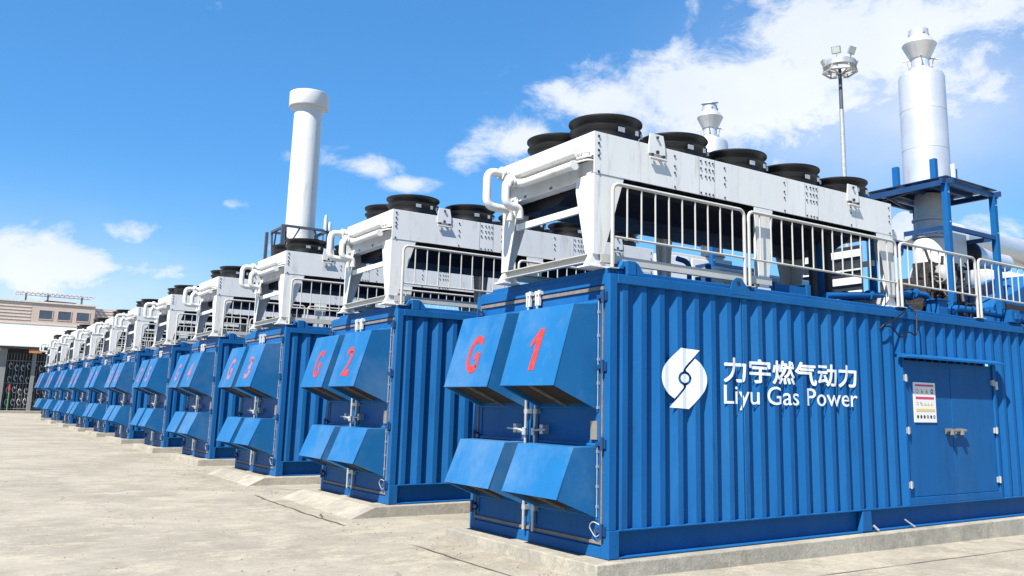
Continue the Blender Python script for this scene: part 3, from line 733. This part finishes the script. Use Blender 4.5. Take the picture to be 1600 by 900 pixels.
# ------------------------------------------------------------------ roof pipework on G1
def pipe(label, pts, r, m='blue', rad=.1, name='coolant_pipe', cat='pipe', group='blue pipes on the container roofs', extra=None):
    base = Vector(pts[0]); b = MB(); b.tube(round_path([Vector(p)-base for p in pts], rad), r, 12)
    if extra:
        for p, q, rr2 in extra: b.tube([Vector(p)-base, Vector(q)-base], rr2, 12)
    o = b.build(name, m); o.location = base; return tag(o, label, cat, group)
pipe('blue pipe bending down to the roof edge below the right end of the cooler', [(4.1, .42, 3.06), (5.25, .42, 3.17), (5.42, .40, 3.16), (5.42, .40, 2.97)], .05, extra=[((5.05, .42, 3.15), (5.12, .42, 3.156), .075)])
pipe('blue inverted U pipe on the roof edge behind the rail posts', [(5.5, .22, 2.965), (5.5, .22, 3.2), (5.75, .3, 3.22), (6.05, .35, 3.22)], .05, extra=[((5.9, .32, 3.22), (5.95, .33, 3.22), .08)])
pipe('thick blue pipe lying along the roof edge below the steel frame', [(6.75, .2, 3.03), (6.95, .2, 3.1), (7.9, .2, 3.1), (8.9, .2, 3.06), (9.1, .2, 2.97)], .055, extra=[((6.72, .2, 3.02), (6.8, .2, 3.05), .07)])
pipe('blue pipe loop low on the roof left of the engine block', [(5.7, .55, 3.08), (6.25, .55, 3.08), (6.35, .55, 2.97)], .05)
pipe('blue pipe with a flange crossing low behind the left rail post pair', [(4.6, .75, 2.97), (4.6, .75, 3.16), (5.6, .75, 3.2), (5.6, .75, 2.97)], .045, extra=[((4.95, .75, 3.165), (5.0, .75, 3.167), .075)])
pipe('pale flanged valve pipe between the blue bends at the roof edge', [(5.46, .40, 3.14), (5.62, .38, 3.14), (5.62, .38, 2.97)], .055, 'gear', extra=[((5.48, .40, 3.14), (5.51, .40, 3.14), .09), ((5.56, .39, 3.14), (5.59, .39, 3.14), .09)], group=None)
pipe('upright blue pipe post below the right end of the near cooler', [(4.75, 1.0, 2.97), (4.75, 1.0, 4.0)], .06)
pipe('blue pipe running on from the inverted U to the steel frame', [(6.0, .5, 3.0), (6.0, .5, 3.3), (6.7, .5, 3.3), (6.7, .5, 3.0)], .05, extra=[((6.3, .5, 3.3), (6.36, .5, 3.3), .08)])
pipe('blue riser pipe with a bend beside the right end of the cooler', [(5.75, .8, 3.0), (5.75, .8, 4.25), (5.75, .65, 4.3)], .06)
pipe('blue riser elbow between the cooler end and the silver duct', [(5.45, .35, 4.15), (5.45, .35, 3.8), (5.62, .35, 3.86), (5.78, .35, 3.8), (5.78, .35, 4.12)], .055, extra=[((5.78, .35, 4.05), (5.78, .35, 4.13), .075)])
pipe('short blue pipe standing under the middle of the near cooler', [(2.3, 1.2, 2.965), (2.3, 1.2, 3.42), (2.12, 1.25, 3.46)], .035)
pipe('blue hooked pipe standing under the near cooler', [(2.75, 1.5, 3.3), (2.75, 1.5, 3.05), (2.95, 1.5, 3.05), (2.95, 1.5, 3.5)], .042)
pipe('vertical hose under the cooler with shade painted into its colour, left of the pair', [(3.95, .5, 2.965), (3.95, .5, 3.55), (4.05, .6, 4.0)], .055, 'dark', group='hoses under the near cooler with painted shade', cat='hose', name='shade_painted_hose')  # dark colour stands in for the shadow under the cooler
pipe('vertical hose under the cooler with shade painted into its colour, right of the pair', [(4.28, .5, 2.965), (4.28, .5, 3.5), (4.38, .6, 4.0)], .055, 'dark', group='hoses under the near cooler with painted shade', cat='hose', name='shade_painted_hose')  # cooler's shadow painted into this one's colour as well
b = MB(); b.box(-.5, .5, -.12, .12, 0, .16); b.box(.44, .52, -.14, .14, 0, .2); b.box(-.2, -.15, -.14, .14, 0, .18)
o = b.build('cable_duct', 'blue', bevel=.005); o.location = (3.2, .5, 2.964); tag(o, 'blue box duct lying on the roof under the middle of the near cooler', 'duct')
b = MB(); b.box(-.12, .12, -.1, .1, 0, .2); b.box(-.16, .16, -.13, .13, .2, .22); o = b.build('junction_box', 'blue', bevel=.006); o.location = (6.42, .2, 2.964); tag(o, 'small blue junction box on the roof edge left of the thick blue pipe', 'box', 'blue junction boxes')
b = MB(); b.box(-.13, .13, -.09, .09, 0, .2); b.box(-.05, .05, -.12, -.09, .05, .15); o = b.build('junction_box', 'blue', bevel=.006); o.location = (8.35, .1, 2.964); tag(o, 'small blue junction box on the roof edge right of the rail posts', 'box', 'blue junction boxes')
pipe('black cable drooping over the container side below the end of the cooler', [(5.42, .1, 2.97), (5.3, -.03, 2.93), (4.9, -.06, 2.74), (4.72, -.05, 2.68), (4.68, .0, 2.62)], .012, 'black', .1, 'power_cable', 'cable', 'black cables over the roof edge')
pipe('black cable looping down near the top of the corrugated wall', [(5.55, .08, 2.97), (5.5, -.05, 2.9), (5.4, -.09, 2.55), (5.2, -.10, 2.62), (5.0, -.1, 2.50), (4.85, -.08, 2.66), (4.75, -.04, 2.66)], .011, 'black', .08, 'power_cable', 'cable', 'black cables over the roof edge')
pipe('black cable hanging over the roof edge right of the side door', [(8.5, .05, 2.97), (8.5, -.05, 2.9), (8.55, -.06, 2.6), (8.7, -.06, 2.7), (8.72, .0, 2.8)], .011, 'black', .06, 'power_cable', 'cable', 'black cables over the roof edge')


# flexible grey-white valve by the cooler end
T = thing('control_valve', 'white control valve with round flanges beside the right end of the cooler', 'valve', (5.45, .30, 4.0))
b = MB(); b.lathe((0, 0, -.15), [(.09, 0), (.09, .04), (.06, .05), (.07, .12), (.07, .2), (.1, .21), (.1, .25)], 18); b.build('body', 'signwhite', T)
b = MB(); b.box(.05, .3, -.05, .03, .0, .16); b.build('actuator', 'signwhite', T)

# turbo / engine exhaust module under the frame
T = thing('engine_module', 'dark oily engine exhaust module with coils below the silver duct', 'engine', (7.6, 1.1, 2.962))
b = MB(); b.box(-.9, .8, -.5, .6, .0, .25); b.box(-.6, .5, -.35, .45, .25, .7); b.box(-.5, .2, -.42, -.1, .45, .95)
for i in range(9): b.box(-.85+.18*i, -.8+.18*i, -.53, -.5, .02, .6)
b.build('block', 'engine', T, bevel=.01)
b = MB(); random.seed(3)
for i in range(26):
    p = Vector((random.uniform(-.9, .5), random.uniform(-.6, -.4), random.uniform(.1, 1.0))); q = p+Vector((random.uniform(-.3, .3), random.uniform(-.08, .08), random.uniform(-.3, .3)))
    b.tube(round_path([p, Vector((q.x, p.y, p.z)), q], .05, 3), random.uniform(.012, .035), 8)
b.build('hose_bundle', 'engine', T)
b = MB()
for i in range(10): b.lathe((-.15, -.42, .02+i*.04), [(.2, 0), (.225, .012), (.2, .024)], 20)
b.build('coil_spring', 'rust', T)
b = MB(); b.lathe((-.4, -.5, .75), [(.05, 0), (.14, .02), (.17, .1), (.14, .18), (.06, .2)], 20, 'x'); b.lathe((-.1, -.48, .7), [(.1, 0), (.12, .05), (.1, .1)], 16, 'x'); b.build('turbocharger', 'silver_dark', T)
b = MB(); b.tube(round_path([(.0, -.5, .55), (.15, -.52, .6), (.2, -.52, .35)], .06), .035, 10); b.build('copper_elbow', 'gear', T)

# silver exhaust duct: vertical neck, elbow drum, bellows, cone and run
DT = T = thing('exhaust_duct', 'silver and white exhaust duct with bellows inside the nearest blue frame', 'duct', (7.85, 1.1, 3.85), 'exhaust ducts under the stacks')
b = MB(); b.lathe((0, 0, -.25), [(.22, 0), (.24, .05), (.30, .12), (.30, .75), (.28, .8)], 28); b.box(.1, .62, -.28, .28, .12, .68); b.build('elbow_drum', 'white', T, bevel=0)
b = MB(); b.lathe((0, 0, .56), [(.26, 0), (.30, .02), (.30, .05), (.27, .06), (.25, .3), (.29, .32), (.29, .35), (.24, .36), (.24, .6), (.22, .78)], 28)
for i in range(14):
    t = i*math.pi/7; b.box(.275*math.cos(t)-.012, .275*math.cos(t)+.012, .275*math.sin(t)-.012, .275*math.sin(t)+.012, .62, .65)
b.build('neck_flange', 'silver_dark', T)
pr = []
for i in range(9): pr += [(.2, .64+i*.05), (.235, .665+i*.05)]
b = MB(); b.lathe((0, 0, .42), [(.26, .625), (.26, .64)]+pr+[(.26, 1.10), (.26, 1.13)], 28, 'x'); b.build('bellows', 'coil', T)
b = MB(); b.lathe((0, 0, .42), [(.25, 1.14), (.25, 1.2), (.2, 1.5), (.16, 1.8), (.16, 2.4)], 28, 'x'); b.build('cone', 'silver', T)
d2 = copy_tree(DT); d2.location = (7.85, 1.1+PITCH, 3.85+DZ); d2['label'] = 'second exhaust duct, seen under the near cooler inside the farther blue frame'
T = thing('insulated_pipe', 'large silver insulated pipe running right behind the blue frame', 'pipe', (11.0, 2.6, 2.95))
b = MB(); b.lathe((0, 0, 2.15), [(.30, -1.6), (.30, .2), (.305, .21), (.305, .24), (.30, .25), (.30, 4)], 32, 'x'); b.build('cladding', 'silver', T)
for x in (1.2, 3.4):
    b = MB(); b.box(x-.06, x+.06, -.08, .08, 0, 1.88); b.build('support_post', 'silver_dark', T)
T = thing('white_tank', 'white horizontal tank low behind the railing at the right edge', 'tank', (10.6, 1.9, 2.95))
b = MB(); b.lathe((0, 0, 1.0), [(.05, -1.75), (.3, -1.7), (.42, -1.55), (.42, 2.4), (.3, 2.6)], 32, 'x'); b.build('shell', 'white', T)
for x in (-1, 1.4): b = MB(); b.box(x-.08, x+.08, -.4, .4, 0, .65); b.build('saddle', 'blue', T)
T = thing('air_intake_housing', 'blue wedge shaped housing on the roof behind the railing at right', 'housing', (10.0, 1.0, 2.964))
b = MB(); P = [(-1.6, 0), (2.4, 0), (2.4, 1.05), (.3, 1.05), (-1.5, .38), (-1.6, .3)]
b.prism([(x, -.6, z) for x, z in P], [(x, .5, z) for x, z in P]); b.build('shell', 'blue', T, bevel=.012)
b = MB(); b.box(-1.5, 2.3, -.61, -.601, .28, .38); b.build('louvre_slot', 'dark', T)
T = thing('control_cabinet', 'white control cabinet on the second roof, glimpsed below the near cooler', 'cabinet', (7.3, 6.5, 2.962+DZ))
b = MB(); b.box(-1.0, .9, -.5, .5, .1, 1.7); b.build('body', 'white', T, bevel=.01)
for x in (-.96, -.32, .3): b = MB(); b.box(x, x+.56, -.52, -.501, .16, 1.62); b.build('door', 'signwhite', T, bevel=.004)
b = MB(); b.box(-1.0, .9, -.45, .45, 0, .099); b.build('base', 'blue_dark', T)

T = thing('louvre_screen', 'white slatted screen on the farther roof, seen right of the shade-painted hoses', 'screen', (11.5, 6.1, 2.962+DZ))
b = MB(); b.box(.03, .07, -1.0, .95, .9, 2.35); b.build('backing', 'coil', T)
for z in (2.08, 1.76, 1.44, 1.12): b = MB(); b.box(-.02, .025, -1.0, .95, z, z+.17); b.build('slat', 'white', T, bevel=.004)
for y in (-.9, .85): b = MB(); b.box(.03, .09, y, y+.06, 0, .899); b.build('post', 'blue', T)

# ------------------------------------------------------------------ steel frame that carries the stack
def frame(k):
    o = (7.8, 1.05+PITCH*k, 2.962+DZ*k)
    T = thing('stack_frame', ['blue steel frame tower holding the nearest chimney stack', 'blue steel frame under the second stack behind the near cooler'][k], 'frame', o, 'blue stack frames')
    x0, x1, y0, y1, zt = -.71, .72, -.72, .70, 2.26
    for x, y in ((x0, y0), (x1, y0), (x0, y1), (x1, y1)):
        b = MB(); s = .042
        b.box(x-s, x+s, y-s, y-s+.012, 0, zt-.1); b.box(x-s, x-s+.012, y-s+.013, y+s, 0, zt-.1); b.box(x-s, x+s, y+s-.012+.013, y+s+.013, 0, zt-.1)
        b.box(x-.1, x+.1, y-.1, y+.1, -.0, .015)
        p_ = b.build('post', 'blue', T)
        b = MB()
        for z in (.15, 1.0, 1.52, 2.0): b.box(x-.012, x+.012, y-s-.008, y-s, z, z+.024)
        b.build('bolt', 'galv', p_)
    for z, w in ((zt-.07, .085), (1.45, .07)):
        for p, q in (((x0, y0, z), (x1, y0, z)), ((x0, y1, z), (x1, y1, z)), ((x0, y0, z), (x0, y1, z)), ((x1, y0, z), (x1, y1, z))):
            b = MB(); p = Vector(p); q = Vector(q); d = (q-p).normalized()*.06; e = .13 if z > 2 else -.06
            b.bar(p-d*(e/.06), q+d*(e/.06), .05, w); b.build('beam', 'blue_dark', T)
    b = MB(); 
    for y in (-.35, .0, .35): b.bar((x0, y, zt-.03), (x1, y, zt-.03), .05, .06)
    for q in ((-.4, -.4), (.4, .4)): b.bar((x0, q[0], zt-.09), (q[1], y1, zt-.09), .03, .03)
    b.build('deck_joist', 'blue_dark', T)
    b = MB(); b.box(x0-.05, x1+.05, y0-.05, y1+.05, zt-.038+.045, zt+.02); b.build('deck_plate', 'blue_dark', T)
    for x, y in ((-.38, -.34), (.45, -.2), (.3, .4), (-.4, .35)):
        b = MB(); b.box(x-.04, x+.04, y-.05, y+.05, zt+.021, zt+.45); b.build('stack_clamp', 'blue', T)
    for x, y in ((-.02, -.47), (.42, .0)):
        b = MB(); b.box(x-.015, x+.015, y-.015, y+.015, zt+.021, zt+.42) if 0 else b.box(x-.02, x+.02, y-.03, y+.03, zt+.021, zt+.4); b.build('stack_clamp', 'white', T)
for k in range(2): frame(k)
def stack(k):
    o = (7.85, 1.1+PITCH*k, 5.245+DZ*k)
    T = thing('exhaust_stack', ['fat silver chimney stack with conical cowl, nearest, on the blue frame at right', 'silver stack with cowl and dark flap lid showing above the near cooler'][k], 'stack', o, 'silver stacks with conical cowls')
    b = MB(); b.lathe((0, 0, 0), [(.385, 0), (.385, 2.05), (.365, 2.11), (.2, 2.2), (.17, 2.21)], 48); [b.lathe((0, 0, z_), [(.3855, 0), (.388, .003), (.388, .015), (.3855, .018)], 48) for z_ in (.72, 1.42)]; b.build('barrel', 'silver', T)
    b = MB(); b.lathe((0, 0, 2.2), [(.20, 0), (.20, .03), (.155, .035), (.15, .2), (.17, .23)], 32); n_ = b.build('neck', 'silver', T)
    b = MB()
    for i in range(10):
        t = i*math.pi/5; b.box(.185*math.cos(t)-.014, .185*math.cos(t)+.014, .185*math.sin(t)-.014, .185*math.sin(t)+.014, 2.232, 2.26)
    b.build('bolt', 'silver_dark', n_)
    b = MB(); b.lathe((0, 0, 2.42), [(.17, 0), (.285, .24), (.292, .255), (.285, .27), (.18, .40), (.165, .42), (.165, .54), (.15, .54), (.15, .45)], 36, cap=False)
    b.lathe((0, 0, 2.42), [(.16, .0), (.16, .005)], 20)
    cw = b.build('cowl', 'silver', T)
    b = MB()
    for t in (.6, 2.2, 3.8, 5.4): d = Vector((math.cos(t), math.sin(t), 0)); b.tube([d*.17+Vector((0, 0, 2.42)), d*.3+Vector((0, 0, 2.40))], .013, 8); b.tube([d*.22+Vector((0, 0, 2.42)), d*.19+Vector((0, 0, 2.25))], .009, 6)
    b.build('guy_hook', 'galv', cw)
    b = MB()
    for t in (2.4, 4.2, 5.6): b.box(.16*math.cos(t)-.02, .16*math.cos(t)+.02, .16*math.sin(t)-.02, .16*math.sin(t)+.02, 2.86, 2.9)
    b.build('cowl_slot', 'silver_dark', cw)
    if k == 1:
        b = MB(); b.lathe((0, 0, 0), [(.02, -.015), (.19, -.01), (.2, 0), (.19, .015), (.02, .03)], 24); fl = b.build('flap_lid', 'silver_dark', T); fl.location = (.0, 0, 3.02); fl.rotation_euler = (.12, -.22, 0)
for k in range(2): stack(k)

# ------------------------------------------------------------------ tall drum-topped chimney between the far containers
o = (6.6, 29.8, gz(6.6, 29.8))
T = thing('drum_chimney', 'tall white chimney with a wide drum top behind the third cooler', 'chimney', o)
zb = 8.1-o[2]; zt = 15.0-o[2]
b = MB(); b.lathe((0, 0, 0), [(.58, zb-.6), (.62, zb), (.60, zt-.7), (.72, zt-.6)], 48); b.build('shaft', 'white', T)
b = MB(); b.lathe((0, 0, zt-.62), [(.62, 0), (.83, .05), (.85, .08), (.85, .70), (.82, .72), (.2, .72)], 48); b.build('drum_top', 'white', T)
b = MB(); 
for s in (-1.35, 1.35):
    for t_ in (-1.35, 1.35):
        b.bar((s*.8, t_*.8, 0), (s*.8, t_*.8, zb+.75), .12)
b.build('mast_leg', 'truss', T)
b = MB(); z = zb+.75
for p, q in (((-0.92, -0.92, z), (0.92, -0.92, z)), ((0.92, -0.92, z), (0.92, 0.92, z)), ((0.92, 0.92, z), (-0.92, 0.92, z)), ((-0.92, 0.92, z), (-0.92, -0.92, z))):
    b.bar(p, q, .1, .1)
for s in (-1, 1):
    for t_ in (-1, 1):
        b.bar((s*0.92, t_*0.92, z), (s*0.84, t_*0.84, z-1.3), .08); b.bar((s*0.92, t_*.3, z), (s*0.84, t_*0.84, z-1.1), .06); b.bar((s*.3, t_*0.92, z), (s*0.84, t_*0.84, z-1.1), .06)
    b.bar((s*0.84, -0.84, z-1.1), (s*0.84, 0.84, z-1.1), .08); b.bar((-0.84, s*0.84, z-1.1), (0.84, s*0.84, z-1.1), .08)
b.build('platform_truss', 'truss', T)
b = MB()
for x, h in ((.8, .7), (.98, .4)): b.lathe((x, -.9, z), [(.09, 0), (.09, h*.7), (.05, h)], 12)
b.build('vent_pipe', 'silver', T)

# ------------------------------------------------------------------ floodlight mast
o = (30.6, 19.4, gz(14, 19))
T = thing('floodlight_mast', 'tall slim floodlight mast with a ring of lamps against the cloud', 'light mast', o)
H = 19.0-o[2]
b = MB(); b.tube([(0, 0, 0), (0, 0, H-2.2)], [.16, .11], 12); b.build('pole', 'galv', T)
b = MB(); b.tube([(0, 0, H-2.199), (0, 0, H)], [.10, .09], 12); b.build('pole_top', 'truss', T)
b = MB(); rad = .86
hexp = [Vector((rad*math.cos(R(60*i+10)), rad*math.sin(R(60*i+10)), H-.2)) for i in range(6)]
hex2 = [v+Vector((-v.x*.1, -v.y*.1, .32)) for v in hexp]
for i in range(6):
    b.bar(hexp[i], hexp[(i+1) % 6], .07); b.bar(hex2[i], hex2[(i+1) % 6], .05); b.bar(Vector((0, 0, H-.3)), hexp[i], .06); b.bar(hexp[i], hex2[i], .05)
b.build('lamp_ring', 'silver_dark', T)
b = MB(); b.lathe((0, 0, H+.05), [(.55, 0), (.85, .02), (.85, .3), (.8, .32)], 12, cap=False); b.build('ring_skirt', 'galv', T)
for i in range(6):
    a = R(60*i+206); d = Vector((math.cos(a), math.sin(a), 0)); c = d*.85+Vector((0, 0, H+(.72 if i in (0, 1) else .12 if i in (3,) else .25)))
    fd = (d+Vector((0, 0, -.5))).normalized(); sx_ = d.cross(Vector((0, 0, 1))).normalized(); up_ = sx_.cross(fd)
    A = [c+sx_*sa*.23+up_*ua*.2 for sa, ua in ((-1, -1), (1, -1), (1, 1), (-1, 1))]
    b = MB(); b.prism([v-fd*.1 for v in A], A); b.bar(c-fd*.1, Vector((c.x*.8, c.y*.8, H-.1)), .05); fl = b.build('floodlight', 'silver_dark', T, bevel=.01)
    A2 = [c+sx_*sa*.18+up_*ua*.15 for sa, ua in ((-1, -1), (1, -1), (1, 1), (-1, 1))]
    b = MB(); b.prism([v+fd*.004 for v in A2], [v+fd*.015 for v in A2]); b.build('lamp_glass', 'lampglass', fl)

# ------------------------------------------------------------------ buildings at the far end
YB = 72; GB = gz(0, 72)
T = thing('cream_building', 'long cream wall building with pinkish upper storey at the end of the yard', 'building', (0, YB, GB))
def tb(b, n, m, par=T, bevel=0, fix=True): return b.build(n, m, par, off=(0, YB, GB), bevel=bevel, fix=fix)
b = MB(); b.box(-40, 26, YB-.6, YB+12, 5.42, 7.25); b.box(-40, -1.6, YB, YB+12, GB-.3, 5.42); b.box(3.5, 26, YB, YB+12, GB-.3, 5.42); w = tb(b, 'wall', 'building')
b = MB(); b.box(-40, 4.45, YB-.55, YB+10, 7.26, 8.95); b.box(4.45, 26, YB+1.2, YB+10, 7.26, 8.9); up_ = tb(b, 'upper_storey', 'brick')
b = MB()
for z in (7.5, 7.75, 8.0, 8.25, 8.5, 8.72):
    b.box(-40, .05, YB-.58, YB-.551, z, z+.07); b.box(4.6, 26, YB+1.17, YB+1.199, z, z+.07)
b.box(-40, 26, YB-.63, YB-.4, 7.2, 7.3); b.box(-40, 4.5, YB-.63, YB-.551, 8.88, 9.0)
tb(b, 'slat_band', 'slat', up_)
for x in (.62, 1.9, 3.18):
    b = MB(); b.box(x, x+.88, YB-.565, YB-.551, 7.66, 8.32); wn = tb(b, 'window', 'glass')
    b = MB(); b.box(x-.05, x, YB-.58, YB-.551, 7.6, 8.38); b.box(x+.88, x+.93, YB-.58, YB-.551, 7.6, 8.38); b.box(x, x+.88, YB-.58, YB-.551, 8.32, 8.38); b.box(x, x+.88, YB-.58, YB-.551, 7.6, 7.66); tb(b, 'window_frame', 'brick', wn)
b = MB(); b.box(-2.2, 3.4, YB-.75, YB-.61, 5.3, 5.46); tb(b, 'canopy_edge', 'dark')
b = MB(); b.box(.25, 1.1, YB-.7, YB-.55, 5.0, 5.27); tb(b, 'rusty_lintel', 'orange')
T2 = thing('roof_pergola', 'slatted white roof pergola on top of the cream building', 'pergola', (1.6, YB+1, 8.95))
b = MB()
for x in (-.3+.0, 1.2-.0, 3.6): b.box(x-1.6-.06, x-1.6+.06, -.06, .06, 0, .75)
b.build('post', 'grey', T2)
b = MB(); b.box(-2.7, 2.75, -.9, -.8, .68, .74); b.box(-2.7, 2.75, .8, .9, .68, .74)
for i in range(17):
    x = -2.65+i*.335; b.prism([(x, -1, .75), (x+.22, -1, .83), (x+.22, -1, .85), (x, -1, .77)], [(x, 1, .75), (x+.22, 1, .83), (x+.22, 1, .85), (x, 1, .77)])
b.build('roof_slat', 'signwhite', T2)
b = MB(); b.box(1.05, 3.1, YB+.5, YB+3, 8.95, 9.18); b.prism([(1.05, YB+.4, 9.18), (3.2, YB+.4, 9.14), (3.1, YB+3, 9.3), (1.1, YB+3, 9.34)], [(1.05, YB+.4, 9.21), (3.2, YB+.4, 9.17), (3.1, YB+3, 9.33), (1.1, YB+3, 9.37)])
o = b.build('roof_hut', 'maroon', off=(2, YB+1.5, 8.95)); o.location = (2, YB+1.5, 8.95); tag(o, 'low maroon hut on the flat roof below the pergola', 'hut')
# gate zone under the overhang
T = thing('dark_gate', 'dark ornate metal gate with pale scrollwork under the cream overhang', 'gate', (1, YB+.3, GB))
def tg(b, n, m): return b.build(n, m, T, off=(1, YB+.3, GB))
b = MB(); b.box(-1.1, 3.45, YB+.35, YB+.4, GB, 5.3); tg(b, 'backing_panel', 'dark')
b = MB()
for i in range(22):
    x = -1.0+i*.2; b.tube([(x, YB+.27, GB), (x, YB+.27, 5.0)], .018, 6)
b.bar((-1.1, YB+.25, 4.4), (3.4, YB+.25, 4.4), .05); b.bar((-1.1, YB+.25, GB+.3), (3.4, YB+.25, GB+.3), .05); b.bar((-1.1, YB+.25, 2.7), (3.4, YB+.25, 2.7), .05)
tg(b, 'gate_bar', 'grey')
b = MB(); random.seed(5)
for row in range(4):
    for i in range(9):
        cx_ = -.75+i*.4; cz_ = GB+.8+row*.9+random.uniform(-.1, .1); pts = []
        for j in range(9):
            t = j/8*math.pi*1.6; pts.append((cx_+(.05+.11*j/8)*math.cos(t), YB+.22, cz_+(.1+.2*j/8)*math.sin(t)))
        b.tube(pts, .028, 6)
tg(b, 'scrollwork', 'galv')
for x, lab in ((.72, 'grey gate post standing between the dark gate leaves'), (-1.35, 'pale grey gate pier left of the dark gate')):
    b = MB(); w_ = .13 if x > 0 else .25; b.box(-w_, w_, -.12, .12, 0, 5.3-GB-.01); o = b.build('gate_post', 'grey', bevel=.01); o.location = (x, YB+.0, GB); tag(o, lab, 'post')
b = MB(); b.box(-10, 3.3, -.1, .1, 0, 3.9); o = b.build('side_wall_block', 'grey') if 0 else None
T = thing('marker_pole', 'thin green pole with a red flag cloth in front of the gate', 'pole', (-.75, YB-1.2, GB))
b = MB(); b.tube([(0, 0, 0), (0, 0, 1.5)], .035, 8); b.build('pole', 'green', T)
b = MB(); b.tube([(0, 0, 1.5), (.02, 0, 1.75), (-.02, 0, 2.1)], [.04, .09, .04], 8); b.build('flag_cloth', 'redpole', T)
b = MB(); b.box(-20, 1.6, -.4, .4, -.1, .16); o = b.build('kerb', 'plinth', bevel=.02); o.location = (0, YB-1.6, GB); struct(o)
